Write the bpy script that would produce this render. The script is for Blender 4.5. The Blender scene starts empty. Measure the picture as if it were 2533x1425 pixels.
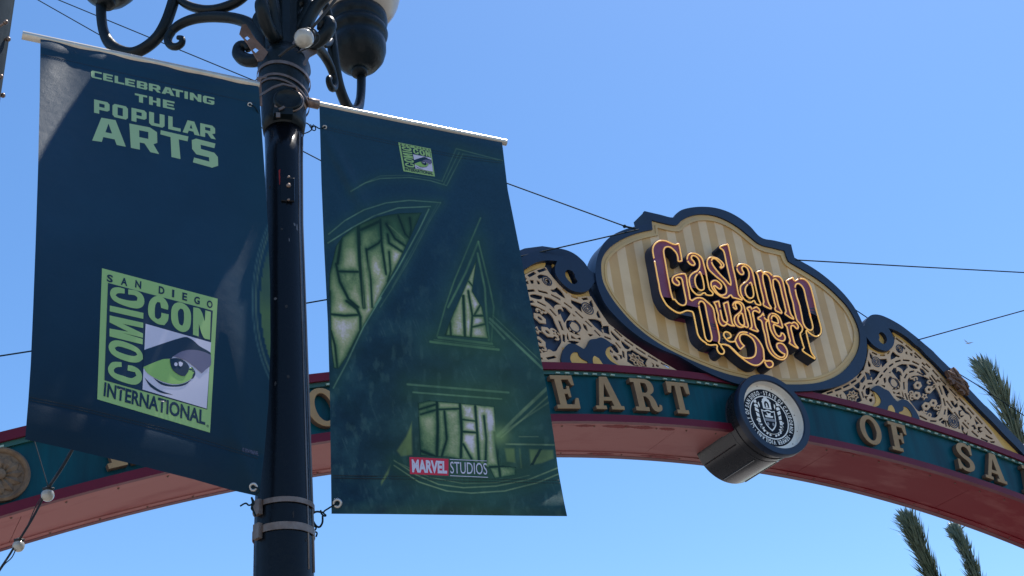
import bpy, bmesh, math, random
import numpy as np
from mathutils import Vector, Matrix

random.seed(7)
rng = np.random.default_rng(7)
scene = bpy.context.scene
COL = scene.collection

# ------------------------------------------------------------------ camera
F_PX, PITCH, ROLL, YAW = 3025.767, 0.536913, -0.111442, 0.538736
PW, PH = 2533.0, 1425.0
EYE = np.array([0.0, 0.0, 1.6])
FWD = np.array([math.sin(YAW) * math.cos(PITCH), math.cos(YAW) * math.cos(PITCH), math.sin(PITCH)])
_r0 = np.array([math.cos(YAW), -math.sin(YAW), 0.0])
_u0 = np.cross(_r0, FWD)
RGT = math.cos(ROLL) * _r0 + math.sin(ROLL) * _u0
UPV = -math.sin(ROLL) * _r0 + math.cos(ROLL) * _u0
cam_data = bpy.data.cameras.new("camera")
cam_data.sensor_width = 36.0
cam_data.lens = F_PX * 36.0 / PW
cam_data.clip_start = 0.05
cam_data.clip_end = 6000.0
cam = bpy.data.objects.new("camera", cam_data)
COL.objects.link(cam)
cam.matrix_world = Matrix(((RGT[0], UPV[0], -FWD[0], EYE[0]),
                           (RGT[1], UPV[1], -FWD[1], EYE[1]),
                           (RGT[2], UPV[2], -FWD[2], EYE[2]),
                           (0, 0, 0, 1)))
scene.camera = cam

# ------------------------------------------------------------------ world and sun
SUN = Vector((0.33, 0.062, 0.95)).normalized()      # towards the sun
SUN_EL = math.asin(SUN.z)
SUN_AZ = math.atan2(SUN.x, SUN.y)                   # clockwise from +Y
world = bpy.data.worlds.new("World")
scene.world = world
world.use_nodes = True
wn, wl = world.node_tree.nodes, world.node_tree.links
wn.clear()
sky = wn.new("ShaderNodeTexSky")
sky.sky_type = 'NISHITA'
sky.sun_disc = False
sky.sun_elevation = SUN_EL
sky.sun_rotation = SUN_AZ
sky.altitude = 20
sky.air_density = 1.0
sky.dust_density = 0.4
sky.ozone_density = 3.0
hsv = wn.new("ShaderNodeHueSaturation")
hsv.inputs['Saturation'].default_value = 1.19
bg = wn.new("ShaderNodeBackground")
bg.inputs['Strength'].default_value = 0.15
wo = wn.new("ShaderNodeOutputWorld")
wl.new(sky.outputs[0], hsv.inputs['Color'])
wl.new(hsv.outputs[0], bg.inputs[0])
wl.new(bg.outputs[0], wo.inputs[0])
sun_data = bpy.data.lights.new("sun", 'SUN')
sun_data.energy = 4.5
sun_data.angle = math.radians(0.53)
sun_data.color = (1.0, 0.95, 0.88)
sun_ob = bpy.data.objects.new("sun", sun_data)
COL.objects.link(sun_ob)
sun_ob.rotation_euler = SUN.to_track_quat('Z', 'Y').to_euler()

vs = scene.view_settings
vs.view_transform = 'Standard'
vs.look = 'None'
vs.gamma = 1.0
vs.exposure = 0.51
vs.use_curve_mapping = False
scene.cycles.max_bounces = 8

# ------------------------------------------------------------------ helpers
def rays(p):
    p = np.atleast_2d(np.asarray(p, float))
    return FWD + np.outer((p[:, 0] - PW / 2) / F_PX, RGT) - np.outer((p[:, 1] - PH / 2) / F_PX, UPV)

def on_y(p, y):
    """photograph points -> world points on the upright plane y = const (the arch's plane)"""
    r = rays(p)
    return EYE + r * (y / r[:, 1])[:, None]

def at_depth(px, py, t):
    return EYE + rays((px, py))[0] * t

def crop(ox, oy, s):
    return lambda L: [(ox + x / s, oy + y / s) for x, y in L]

def lin(r, g, b):
    f = lambda c: (c / 255 / 12.92) if c / 255 <= .04045 else ((c / 255 + .055) / 1.055) ** 2.4
    return (f(r), f(g), f(b))

def tag(o, label=None, cat=None, group=None, kind=None):
    if label: o["label"] = label
    if cat: o["category"] = cat
    if group: o["group"] = group
    if kind: o["kind"] = kind
    return o

def empty(name, loc, label, cat, group=None):
    o = bpy.data.objects.new(name, None)
    COL.objects.link(o)
    o.location = loc
    o.empty_display_size = .2
    return tag(o, label, cat, group)

def wloc(o):
    v = Vector(o.location)
    while o.parent:
        o = o.parent
        v = v + Vector(o.location)
    return v

def link(name, me, mat, parent=None, smooth=False, loc=None):
    """mesh given in world coordinates (or about loc); origin moved to the parent's"""
    o = bpy.data.objects.new(name, me)
    COL.objects.link(o)
    if mat is not None and not me.materials:
        me.materials.append(mat)
    if parent is not None:
        o.parent = parent
        base = wloc(parent)
        if loc is None:
            me.transform(Matrix.Translation(-base))
        else:
            o.location = Vector(loc) - base
    elif loc is not None:
        o.location = loc
    if smooth:
        me.polygons.foreach_set("use_smooth", [True] * len(me.polygons))
    return o

def mesh_from(v, f, name="mesh"):
    me = bpy.data.meshes.new(name)
    me.from_pydata([tuple(map(float, x)) for x in v], [], [tuple(int(i) for i in x) for x in f])
    me.update()
    return me

def fix(me, weld=1e-5):
    bm = bmesh.new()
    bm.from_mesh(me)
    bmesh.ops.remove_doubles(bm, verts=bm.verts, dist=weld)
    bmesh.ops.recalc_face_normals(bm, faces=bm.faces)
    bm.to_mesh(me)
    bm.free()
    me.update()
    return me

def smooth_loop(L, n=4, closed=True, sharp=58):
    """Hermite rounding of a traced loop that keeps its sharp corners"""
    P = np.array(L, float)
    N = len(P)
    out = []
    def cor(i):
        if not closed and (i == 0 or i == N - 1): return True
        a = P[i] - P[i - 1]
        b = P[(i + 1) % N] - P[i]
        ca = (a @ b) / (np.linalg.norm(a) * np.linalg.norm(b) + 1e-12)
        return math.degrees(math.acos(max(-1, min(1, ca)))) > sharp
    C = [cor(i) for i in range(N)]
    for i in range(N if closed else N - 1):
        a, b = P[i], P[(i + 1) % N]
        d = b - a
        L0 = np.linalg.norm(d) + 1e-12
        def tan(k, fallback):
            if C[k]: return fallback
            t = P[(k + 1) % N] - P[k - 1]
            return t / (np.linalg.norm(t) + 1e-12) * L0
        ta, tb = tan(i, d), tan((i + 1) % N, d)
        for k in range(n):
            s = k / n
            out.append(a * (2 * s**3 - 3 * s * s + 1) + ta * (s**3 - 2 * s * s + s) + b * (3 * s * s - 2 * s**3) + tb * (s**3 - s * s))
    if not closed: out.append(P[-1])
    return [tuple(o) for o in out]

def area(L):
    L = np.array(L)
    x, y = L[:, 0], L[:, 1]
    return .5 * float(np.sum(x * np.roll(y, -1) - np.roll(x, -1) * y))

def offset_loop(L, d):
    """move a closed loop outwards by d"""
    P = np.array(L, float)
    s = 1 if area(L) > 0 else -1
    e = np.roll(P, -1, 0) - P
    e /= np.linalg.norm(e, axis=1)[:, None] + 1e-12
    n = np.stack([e[:, 1], -e[:, 0]], 1) * s
    m = n + np.roll(n, 1, 0)
    m /= np.maximum(np.sum(m * m, 1), .6)[:, None] / 2
    return [tuple(q) for q in P + m * d]

def fill2d(loops, thick=0.0):
    """flat outlines with holes -> (verts, faces); z from -thick/2 to thick/2"""
    cu = bpy.data.curves.new("outline", 'CURVE')
    cu.dimensions = '2D'
    cu.fill_mode = 'BOTH' if thick else 'FRONT'
    cu.extrude = thick / 2
    for L in loops:
        sp = cu.splines.new('POLY')
        sp.points.add(len(L) - 1)
        sp.points.foreach_set("co", [c for p in L for c in (p[0], p[1], 0, 1)])
        sp.use_cyclic_u = True
    ob = bpy.data.objects.new("outline", cu)
    me = bpy.data.meshes.new_from_object(ob)
    v = np.array([x.co[:] for x in me.vertices]).reshape(-1, 3)
    f = [tuple(p.vertices) for p in me.polygons]
    bpy.data.objects.remove(ob)
    bpy.data.curves.remove(cu)
    bpy.data.meshes.remove(me)
    return v, f

def text2d(s, bold=0.0):
    cu = bpy.data.curves.new("text", 'FONT')
    cu.body = s
    cu.offset = bold
    cu.resolution_u = 3
    cu.fill_mode = 'FRONT'
    ob = bpy.data.objects.new("text", cu)
    me = bpy.data.meshes.new_from_object(ob)
    v = np.array([x.co[:] for x in me.vertices]).reshape(-1, 3)[:, :2]
    f = [tuple(p.vertices) for p in me.polygons]
    bpy.data.objects.remove(ob)
    bpy.data.curves.remove(cu)
    bpy.data.meshes.remove(me)
    return v, f

def tube(path, r, sides=8, closed=False, caps=True):
    """sweep of a round section along a path; r may be a list"""
    P = np.array(path, float)
    N = len(P)
    R = np.full(N, r) if np.isscalar(r) else np.array(r, float)
    T = np.roll(P, -1, 0) - np.roll(P, 1, 0) if closed else np.gradient(P, axis=0)
    T /= np.linalg.norm(T, axis=1)[:, None] + 1e-12
    up = np.array([0, 0, 1.0]) if abs(T[0][2]) < .9 else np.array([0, 1.0, 0])
    nrm = np.cross(T[0], up)
    nrm /= np.linalg.norm(nrm)
    v, f = [], []
    for i in range(N):
        nrm = nrm - T[i] * (nrm @ T[i])
        nrm /= np.linalg.norm(nrm) + 1e-12
        b = np.cross(T[i], nrm)
        for k in range(sides):
            a = 2 * math.pi * k / sides
            v.append(P[i] + R[i] * (math.cos(a) * nrm + math.sin(a) * b))
    for i in range(N if closed else N - 1):
        j = (i + 1) % N
        for k in range(sides):
            k2 = (k + 1) % sides
            f.append((i * sides + k, i * sides + k2, j * sides + k2, j * sides + k))
    if caps and not closed:
        f.append(tuple(range(sides - 1, -1, -1)))
        f.append(tuple((N - 1) * sides + k for k in range(sides)))
    return v, f

def join(parts):
    V, Fc = [], []
    for v, f in parts:
        o = len(V)
        V += list(v)
        Fc += [tuple(i + o for i in x) for x in f]
    return V, Fc

def lathe(profile, axis_xy, seg=40, caps=True):
    """profile [(radius, z)...] turned about the vertical axis at axis_xy"""
    v, f = [], []
    for r, z in profile:
        for k in range(seg):
            a = 2 * math.pi * k / seg
            v.append((axis_xy[0] + r * math.cos(a), axis_xy[1] + r * math.sin(a), z))
    n = len(profile)
    for i in range(n - 1):
        for k in range(seg):
            k2 = (k + 1) % seg
            f.append((i * seg + k, i * seg + k2, (i + 1) * seg + k2, (i + 1) * seg + k))
    if caps:
        f.append(tuple(range(seg - 1, -1, -1)))
        f.append(tuple((n - 1) * seg + k for k in range(seg)))
    return v, f

def box(c, sx, sy, sz, ux=(1, 0, 0), uy=(0, 1, 0), uz=(0, 0, 1)):
    c, ux, uy, uz = (np.array(a, float) for a in (c, ux, uy, uz))
    v = [c + ux * sx / 2 * i + uy * sy / 2 * j + uz * sz / 2 * k for i in (-1, 1) for j in (-1, 1) for k in (-1, 1)]
    return v, [(0, 1, 3, 2), (4, 6, 7, 5), (0, 4, 5, 1), (2, 3, 7, 6), (0, 2, 6, 4), (1, 5, 7, 3)]

def ball(c, r, seg=16, rings=10, sq=(1, 1, 1)):
    v, f = [], []
    for i in range(rings + 1):
        t = math.pi * i / rings
        for k in range(seg):
            a = 2 * math.pi * k / seg
            v.append((c[0] + r * sq[0] * math.sin(t) * math.cos(a), c[1] + r * sq[1] * math.sin(t) * math.sin(a), c[2] + r * sq[2] * math.cos(t)))
    for i in range(rings):
        for k in range(seg):
            k2 = (k + 1) % seg
            f.append((i * seg + k, (i + 1) * seg + k, (i + 1) * seg + k2, i * seg + k2))
    return v, f

def add(name, vf, mat, parent=None, smooth=False, weld=True):
    me = mesh_from(*vf)
    if weld: fix(me)
    return link(name, me, mat, parent, smooth)

def bevel_obj(o, w, seg=2):
    m = o.modifiers.new("bevel", 'BEVEL')
    m.width = w
    m.segments = seg
    m.limit_method = 'ANGLE'
    m.angle_limit = math.radians(40)
    return o

# ------------------------------------------------------------------ materials
def material(name, col, rough=.5, metal=0., var=.25, var_scale=3., bump=0., bump_scale=40., col2=None, coat=0., spec=.5,
             streak=None, attr=None, emit=0., fine=0.):
    m = bpy.data.materials.new(name)
    m.use_nodes = True
    nt = m.node_tree
    N, L = nt.nodes, nt.links
    b = N["Principled BSDF"]
    b.inputs['Roughness'].default_value = rough
    b.inputs['Metallic'].default_value = metal
    b.inputs['Specular IOR Level'].default_value = spec
    b.inputs['Coat Weight'].default_value = coat
    b.inputs['Coat Roughness'].default_value = .15
    geo = N.new("ShaderNodeTexCoord")
    mp = N.new("ShaderNodeMapping")
    if streak: mp.inputs['Scale'].default_value = streak
    L.new(geo.outputs['Object'], mp.inputs[0])
    nz = N.new("ShaderNodeTexNoise")
    nz.inputs['Scale'].default_value = var_scale
    nz.inputs['Detail'].default_value = 8
    nz.inputs['Roughness'].default_value = .65
    L.new(mp.outputs[0], nz.inputs['Vector'])
    ramp = N.new("ShaderNodeMapRange")
    ramp.inputs['From Min'].default_value = .32
    ramp.inputs['From Max'].default_value = .68
    L.new(nz.outputs['Fac'], ramp.inputs['Value'])
    mix = N.new("ShaderNodeMix")
    mix.data_type = 'RGBA'
    L.new(ramp.outputs[0], mix.inputs['Factor'])
    c2 = col2 if col2 else tuple(c * (1 - var) for c in col)
    if attr:
        at = N.new("ShaderNodeAttribute")
        at.attribute_name = attr
        mul = N.new("ShaderNodeMix")
        mul.data_type = 'RGBA'
        mul.blend_type = 'MULTIPLY'
        mul.inputs['Factor'].default_value = 1
        mix.inputs[6].default_value = (1, 1, 1, 1)
        mix.inputs[7].default_value = (1 - var,) * 3 + (1,)
        L.new(at.outputs['Color'], mul.inputs[6])
        L.new(mix.outputs[2], mul.inputs[7])
        L.new(mul.outputs[2], b.inputs['Base Color'])
    else:
        mix.inputs[6].default_value = (*col, 1)
        mix.inputs[7].default_value = (*c2, 1)
        L.new(mix.outputs[2], b.inputs['Base Color'])
        if emit:
            b.inputs['Emission Color'].default_value = (*col, 1)
            b.inputs['Emission Strength'].default_value = emit
    rr = N.new("ShaderNodeMapRange")
    rr.inputs['To Min'].default_value = max(.03, rough - .1)
    rr.inputs['To Max'].default_value = min(1, rough + .12)
    L.new(nz.outputs['Fac'], rr.inputs['Value'])
    L.new(rr.outputs[0], b.inputs['Roughness'])
    if bump:
        nb = N.new("ShaderNodeTexNoise")
        nb.inputs['Scale'].default_value = bump_scale
        nb.inputs['Detail'].default_value = 4
        L.new(geo.outputs['Object'], nb.inputs['Vector'])
        bp = N.new("ShaderNodeBump")
        bp.inputs['Strength'].default_value = bump
        bp.inputs['Distance'].default_value = .01
        L.new(nb.outputs['Fac'], bp.inputs['Height'])
        L.new(bp.outputs[0], b.inputs['Normal'])
    return m

M = {}
M['navy'] = material('navy_gloss_paint', (.008, .019, .044), .38, var=.35, bump=.08, bump_scale=25, spec=.4)
M['navy_dark'] = material('navy_backing_paint', (.010, .022, .055), .5, var=.3)
M['gold'] = material('weathered_gold_paint', (.68, .41, .10), .5, col2=(.48, .29, .09), var_scale=5, bump=.1, spec=.3)
M['lattice'] = material('faded_tan_paint', (.63, .435, .26), .55, col2=(.50, .335, .20), var_scale=2.5, bump=.06, spec=.2)
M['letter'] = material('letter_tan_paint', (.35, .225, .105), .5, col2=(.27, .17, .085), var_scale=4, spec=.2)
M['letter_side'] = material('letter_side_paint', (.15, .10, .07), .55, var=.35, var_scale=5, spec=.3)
M['maroon'] = material('maroon_paint', (.13, .008, .022), .4, col2=(.095, .006, .018), var_scale=2, bump=.05, spec=.2)
M['teal'] = material('teal_paint', (.0, .070, .092), .36, col2=(.003, .036, .052), var_scale=2.2, bump=.08, bump_scale=5, spec=.16, streak=(2.2, 1, .35))
M['clip'] = material('pale_green_clip', (.45, .60, .48), .45, var=.5, var_scale=9)
M['green_lip'] = material('green_lip_paint', (.02, .10, .075), .4, var=.4)
M['steel'] = material('weathered_steel_strap', (.23, .17, .14), .42, metal=.7, col2=(.14, .095, .075), var_scale=22, bump=.12)
M['highlight_strip'] = material('highlight_and_chip_grey', (.16, .15, .15), .4, metal=.4, var=.6, var_scale=30, streak=(1, 1, .1))  # grey of the painted highlight strips, shared by some paint chips
M['rusty'] = material('brown_rusted_steel', (.22, .14, .11), .6, metal=.35, col2=(.13, .075, .05), var_scale=20, bump=.2)
M['alu'] = material('aluminium_rod', (.60, .54, .45), .34, metal=.65, var=.25, var_scale=10)
M['chip'] = material('dusty_paint_chip', (.035, .036, .04), .7, var=.5, var_scale=40, spec=.1)
M['lamp'] = material('black_green_lamp_paint', (.007, .012, .015), .36, col2=(.004, .007, .009), var_scale=9, bump=.22, bump_scale=60, spec=.22)
M['pole'] = material('black_pole_paint', (.0035, .0045, .007), .26, col2=(.002, .003, .005), var_scale=14, bump=.10, bump_scale=45, streak=(1, 1, .15), spec=.2)
M['globe'] = material('frosted_lamp_glass', (.50, .43, .35), .28, var=.1)
M['bulb'] = material('pearl_bulb_glass', (.42, .39, .33), .10, var=.15, var_scale=20, coat=.5)
M['cord'] = material('black_cable', (.012, .013, .015), .6, var=.2)
M['wire'] = material('dark_steel_wire', (.010, .022, .03), .7, var=.2, spec=.05)
M['purple'] = material('plum_letter_face', (.20, .065, .125), .4, col2=(.15, .028, .05), var_scale=1.6, spec=.3)
M['neon'] = material('yellow_neon_tube', (1.0, .56, .14), .35, var=.1, emit=.22)
M['white'] = material('white_dish_paint', (.82, .77, .69), .45, col2=(.70, .65, .57), var_scale=3, spec=.3)
M['seal_black'] = material('seal_black_vinyl', (.006, .008, .014), .5, var=.2, spec=.15)
M['seal_white'] = material('seal_white_vinyl', (.90, .87, .80), .4, var=.12)
M['seal_grey'] = material('seal_grey_vinyl', (.28, .28, .29), .4, var=.2)
M['tube'] = material('dark_sheet_metal', (.035, .034, .036), .24, metal=.3, col2=(.022, .021, .024), var_scale=3, bump=.05, bump_scale=6)
M['ornament'] = material('brown_carved_ornament', (.16, .085, .05), .6, col2=(.08, .04, .025), var_scale=14, bump=.5, bump_scale=25)
M['rosette'] = material('carved_tan_rosette', (.21, .14, .085), .55, col2=(.11, .07, .045), var_scale=12, bump=.3, bump_scale=30, spec=.2)
M['frond'] = material('palm_frond_green', (.12, .15, .085), .5, col2=(.06, .09, .05), var_scale=3)
M['frond_dry'] = material('palm_rachis', (.16, .13, .07), .6, var=.3)
M['trunk'] = material('palm_trunk_bark', (.14, .10, .07), .85, var=.5, var_scale=8, bump=.6, bump_scale=12)
M['post'] = material('weathered_grey_post', (.045, .055, .065), .85, col2=(.02, .028, .035), var_scale=7, bump=.25, bump_scale=20, streak=(1, 1, .2), spec=.0)
M['grommet'] = material('nickel_grommet', (.45, .44, .42), .35, metal=.8, var=.2)
M['finial'] = material('grey_lead_finial', (.28, .27, .28), .4, var=.3)
M['print_green'] = material('printed_lime_green', (.27, .43, .16), .42, var=.06, var_scale=2, spec=.22)
M['print_pale'] = material('printed_sage_green', (.30, .44, .24), .42, var=.08, var_scale=2, spec=.22)
M['print_navy'] = material('printed_navy', (.009, .028, .055), .42, var=.1, spec=.22)
M['print_white'] = material('printed_white', (.52, .50, .60), .42, var=.06, spec=.22)
M['print_grey'] = material('printed_grey', (.13, .125, .20), .42, var=.08, spec=.22)
M['print_lid'] = material('printed_eye_green', (.24, .42, .12), .42, var=.06, spec=.22)
M['print_red'] = material('printed_red', (.50, .030, .060), .42, var=.06, spec=.22)
M['asphalt'] = material('asphalt', (.055, .055, .057), .9, var=.3, var_scale=2, bump=.4, bump_scale=80)
M['paving'] = material('concrete_paving', (.36, .33, .29), .85, var=.2, var_scale=1.5, bump=.2, bump_scale=50)

def soffit_material():
    """red sheet metal whose paint has chalked to salmon pink, more so towards the left half of the arch"""
    m = bpy.data.materials.new("chalked_red_soffit_paint")
    m.use_nodes = True
    N, L = m.node_tree.nodes, m.node_tree.links
    b = N["Principled BSDF"]
    tc = N.new("ShaderNodeTexCoord")
    sx = N.new("ShaderNodeSeparateXYZ")
    L.new(tc.outputs['Object'], sx.inputs[0])
    mp = N.new("ShaderNodeMapping")
    mp.inputs['Scale'].default_value = (.55, 1.4, 1)
    L.new(tc.outputs['Object'], mp.inputs[0])
    nz = N.new("ShaderNodeTexNoise")
    nz.inputs['Scale'].default_value = 2.2
    nz.inputs['Detail'].default_value = 7
    nz.inputs['Roughness'].default_value = .6
    L.new(mp.outputs[0], nz.inputs['Vector'])
    grad = N.new("ShaderNodeMapRange")            # chalking fades out towards the right
    grad.inputs['From Min'].default_value = -.6
    grad.inputs['From Max'].default_value = 1.6
    grad.inputs['To Min'].default_value = .62
    grad.inputs['To Max'].default_value = .10
    L.new(sx.outputs[0], grad.inputs['Value'])
    ad = N.new("ShaderNodeMath")
    ad.operation = 'ADD'
    L.new(grad.outputs[0], ad.inputs[0])
    L.new(nz.outputs['Fac'], ad.inputs[1])
    rm = N.new("ShaderNodeMapRange")
    rm.inputs['From Min'].default_value = .62
    rm.inputs['From Max'].default_value = 1.10
    L.new(ad.outputs[0], rm.inputs['Value'])
    mix = N.new("ShaderNodeMix")
    mix.data_type = 'RGBA'
    mix.inputs[6].default_value = (.20, .010, .018, 1)
    mix.inputs[7].default_value = (.37, .140, .130, 1)
    L.new(rm.outputs[0], mix.inputs['Factor'])
    L.new(mix.outputs[2], b.inputs['Base Color'])
    b.inputs['Roughness'].default_value = .5
    b.inputs['Specular IOR Level'].default_value = .10
    n2 = N.new("ShaderNodeTexNoise")
    n2.inputs['Scale'].default_value = 1.4
    L.new(mp.outputs[0], n2.inputs['Vector'])
    bp = N.new("ShaderNodeBump")
    bp.inputs['Strength'].default_value = .45
    bp.inputs['Distance'].default_value = .03
    L.new(n2.outputs['Fac'], bp.inputs['Height'])
    L.new(bp.outputs[0], b.inputs['Normal'])
    return m
M['soffit'] = soffit_material()
M['soffit_red'] = material('old_dark_red_paint', (.17, .012, .016), .5, col2=(.24, .03, .03), var_scale=6, spec=.1)

def stripe_material():
    """hand painted upright stripes in two creams"""
    m = bpy.data.materials.new("striped_sign_paint")
    m.use_nodes = True
    N, L = m.node_tree.nodes, m.node_tree.links
    b = N["Principled BSDF"]
    tc = N.new("ShaderNodeTexCoord")
    sx = N.new("ShaderNodeSeparateXYZ")
    L.new(tc.outputs['Object'], sx.inputs[0])
    nz = N.new("ShaderNodeTexNoise")
    nz.inputs['Scale'].default_value = 3
    nz.inputs['Detail'].default_value = 8
    L.new(tc.outputs['Object'], nz.inputs['Vector'])
    mul = N.new("ShaderNodeMath")
    mul.operation = 'MULTIPLY'
    mul.inputs[1].default_value = 1 / .268
    L.new(sx.outputs[0], mul.inputs[0])
    fr = N.new("ShaderNodeMath")
    fr.operation = 'FRACT'
    ad = N.new("ShaderNodeMath")
    ad.inputs[1].default_value = 50.25
    L.new(mul.outputs[0], ad.inputs[0])
    L.new(ad.outputs[0], fr.inputs[0])
    gt = N.new("ShaderNodeMath")
    gt.operation = 'GREATER_THAN'
    gt.inputs[1].default_value = .5
    L.new(fr.outputs[0], gt.inputs[0])
    mix = N.new("ShaderNodeMix")
    mix.data_type = 'RGBA'
    mix.inputs[6].default_value = (.70, .50, .275, 1)
    mix.inputs[7].default_value = (.56, .34, .125, 1)
    L.new(gt.outputs[0], mix.inputs['Factor'])
    var = N.new("ShaderNodeMix")
    var.data_type = 'RGBA'
    var.blend_type = 'MULTIPLY'
    mr = N.new("ShaderNodeMapRange")
    mr.inputs['From Min'].default_value = .35
    mr.inputs['From Max'].default_value = .75
    L.new(nz.outputs['Fac'], mr.inputs['Value'])
    L.new(mr.outputs[0], var.inputs['Factor'])
    L.new(mix.outputs[2], var.inputs[6])
    var.inputs[7].default_value = (.82, .78, .74, 1)
    L.new(var.outputs[2], b.inputs['Base Color'])
    b.inputs['Roughness'].default_value = .5
    return m
M['stripes'] = stripe_material()
M['cream'] = material('gilt_cream_moulding', (.58, .38, .15), .5, col2=(.46, .32, .16), var_scale=3, spec=.25)

def vinyl_material(name):
    m = material(name, (1, 1, 1), .42, var=.14, var_scale=2.5, attr="print", spec=.11)
    N, L = m.node_tree.nodes, m.node_tree.links
    tc = next(n for n in N if n.type == 'TEX_COORD')
    b = N["Principled BSDF"]
    hs = []
    for sc_, w_ in ((420, 1.0), (900, .6), (22, 2.5)):       # coated weave and slack
        nz = N.new("ShaderNodeTexNoise"); nz.inputs['Scale'].default_value = sc_; nz.inputs['Detail'].default_value = 3
        L.new(tc.outputs['Object'], nz.inputs['Vector'])
        k = N.new("ShaderNodeMath"); k.operation = 'MULTIPLY'; k.inputs[1].default_value = w_
        L.new(nz.outputs['Fac'], k.inputs[0])
        hs.append(k)
    ad = N.new("ShaderNodeMath"); L.new(hs[0].outputs[0], ad.inputs[0]); L.new(hs[1].outputs[0], ad.inputs[1])
    a2 = N.new("ShaderNodeMath"); L.new(ad.outputs[0], a2.inputs[0]); L.new(hs[2].outputs[0], a2.inputs[1])
    bp = N.new("ShaderNodeBump"); bp.inputs['Strength'].default_value = .22; bp.inputs['Distance'].default_value = .003
    L.new(a2.outputs[0], bp.inputs['Height']); L.new(bp.outputs[0], b.inputs['Normal'])
    return m
M['vinyl'] = vinyl_material("printed_banner_vinyl")

# ================================================================== setting
def ground():
    s = 900
    g = link("ground", fix(mesh_from([(-s, -s, -.02), (s, -s, -.02), (s, s, -.02), (-s, s, -.02)], [(0, 1, 2, 3)])), M['paving'])
    tag(g, kind="structure")
    r = link("road", fix(mesh_from([(3.2, -120, -.014), (15.0, -120, -.014), (15.0, 140, -.014), (3.2, 140, -.014)], [(0, 1, 2, 3)])), M['asphalt'])
    tag(r, kind="structure")
    for x0, x1 in ((3.05, 3.2), (15.0, 15.15)):
        k = add("kerb", box(((x0 + x1) / 2, 10, .045), .15, 260, .13), M['paving'])
        tag(k, kind="structure")
ground()

# ================================================================== the gateway arch
XC = 9.13368                # the arch's middle
ZE = 1.6
ZC = -14.6 + ZE             # centre of the arch's curve
R_TT, R_TB, R_BT, R_BB = 20.835, 20.750, 20.222, 20.138
YF = 9.965                  # front of the flanges
arch = empty("gateway_arch", (XC, 10.45, 0), "wide arched street gateway sign spanning the sky with teal band and striped oval panel", "arch sign")

def arc_pts(r, x0, x1, n):
    xs = np.linspace(x0, x1, n)
    return [(x, ZC + math.sqrt(r * r - x * x)) for x in xs]

def arc_strip(name, ra, rb, y0, y1, mat, x0=-10.4, x1=10.4, n=120, parent=None, cap=True):
    """curved bar of rectangular section following the arch; x measured from the arch's middle"""
    th = np.linspace(math.asin(x0 / 20.5), math.asin(x1 / 20.5), n)
    v, f = [], []
    for t in th:
        s, c = math.sin(t), math.cos(t)
        for r, y in ((ra, y0), (rb, y0), (rb, y1), (ra, y1)):
            v.append((XC + r * s, y, ZC + r * c))
    for i in range(n - 1):
        for k in range(4):
            k2 = (k + 1) % 4
            f.append((i * 4 + k, i * 4 + k2, i * 4 + 4 + k2, i * 4 + 4 + k))
    f += [(0, 3, 2, 1), tuple((n - 1) * 4 + k for k in range(4))]
    return add(name, (v, f), mat, parent or arch)

arc_strip("girder", R_BT, R_TB, 10.03, 10.88, M['teal'])
arc_strip("flange", R_TB, R_TT, YF, 10.96, M['maroon'])
arc_strip("flange", R_BB, R_BT, YF, 10.0295, M['maroon'])
arc_strip("flange", R_BB, R_BT, 10.8805, 10.96, M['maroon'])
arc_strip("lip", R_TB - .045, R_TB - .0005, 9.998, 10.0295, M['green_lip'])
# soffit: front strip, sheet metal panels, rear strip
arc_strip("soffit_strip", R_BB + .004, R_BB + .03, 10.0296, 10.155, M['soffit'])
arc_strip("soffit_strip", R_BB + .004, R_BB + .03, 10.80, 10.8804, M['soffit'])
edges = np.linspace(-10.4, 10.4, 10)
for a, b in zip(edges[:-1], edges[1:]):
    if b < -9.5 or a > 9.5: pass
    arc_strip("soffit_panel", R_BB + .014, R_BB + .035, 10.158, 10.797, M['soffit'], a + .003, b - .003, 24)
# patches where the old dark red still shows through along the strips
def patch_on_soffit(name, x0, x1, y0, y1, r):
    n = 22
    v, f = [], []
    for i in range(n):
        t = i / (n - 1)
        x = x0 + (x1 - x0) * t
        env = math.sin(math.pi * t) ** .6
        a = (y0 + y1) / 2 - (y1 - y0) / 2 * env * (.55 + .45 * random.random())
        b = (y0 + y1) / 2 + (y1 - y0) / 2 * env * (.55 + .45 * random.random())
        th = math.asin(x / 20.5)
        for y in (a, b):
            v.append((XC + r * math.sin(th), y, ZC + r * math.cos(th)))
    for i in range(n - 1):
        f.append((2 * i, 2 * i + 1, 2 * i + 3, 2 * i + 2))
    return add(name, (v, f), M['soffit_red'], arch)
for x0, x1, y0, y1 in ((-2.55, -2.3, 10.06, 10.13), (-2.2, -1.75, 10.05, 10.14), (-1.8, -1.5, 10.05, 10.145), (-1.42, -1.2, 10.06, 10.14),
                       (-1.95, -1.55, 10.81, 10.87), (-1.2, -.6, 10.80, 10.87), (2.3, 2.9, 10.81, 10.87), (1.7, 2.15, 10.82, 10.87),
                       (1.2, 1.6, 10.05, 10.12), (2.1, 2.5, 10.04, 10.11), (-4.3, -3.9, 10.80, 10.86), (-5.6, -5.2, 10.81, 10.86)):
    patch_on_soffit("paint_patch", x0, x1, y0, y1, R_BB + .0015)
# rivets along the soffit
riv_me = mesh_from(*ball((0, 0, 0), .011, 8, 5))
riv_me.materials.append(M['rusty'])
for k, x in enumerate(np.arange(-8.6, 5.6, .42)):
    for y in (10.10, 10.84):
        if abs(x) < .55: continue
        th = math.asin(x / 20.5)
        link("rivet", riv_me, None, arch, loc=(XC + (R_BB + .002) * math.sin(th), y, ZC + (R_BB + .002) * math.cos(th)))
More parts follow.
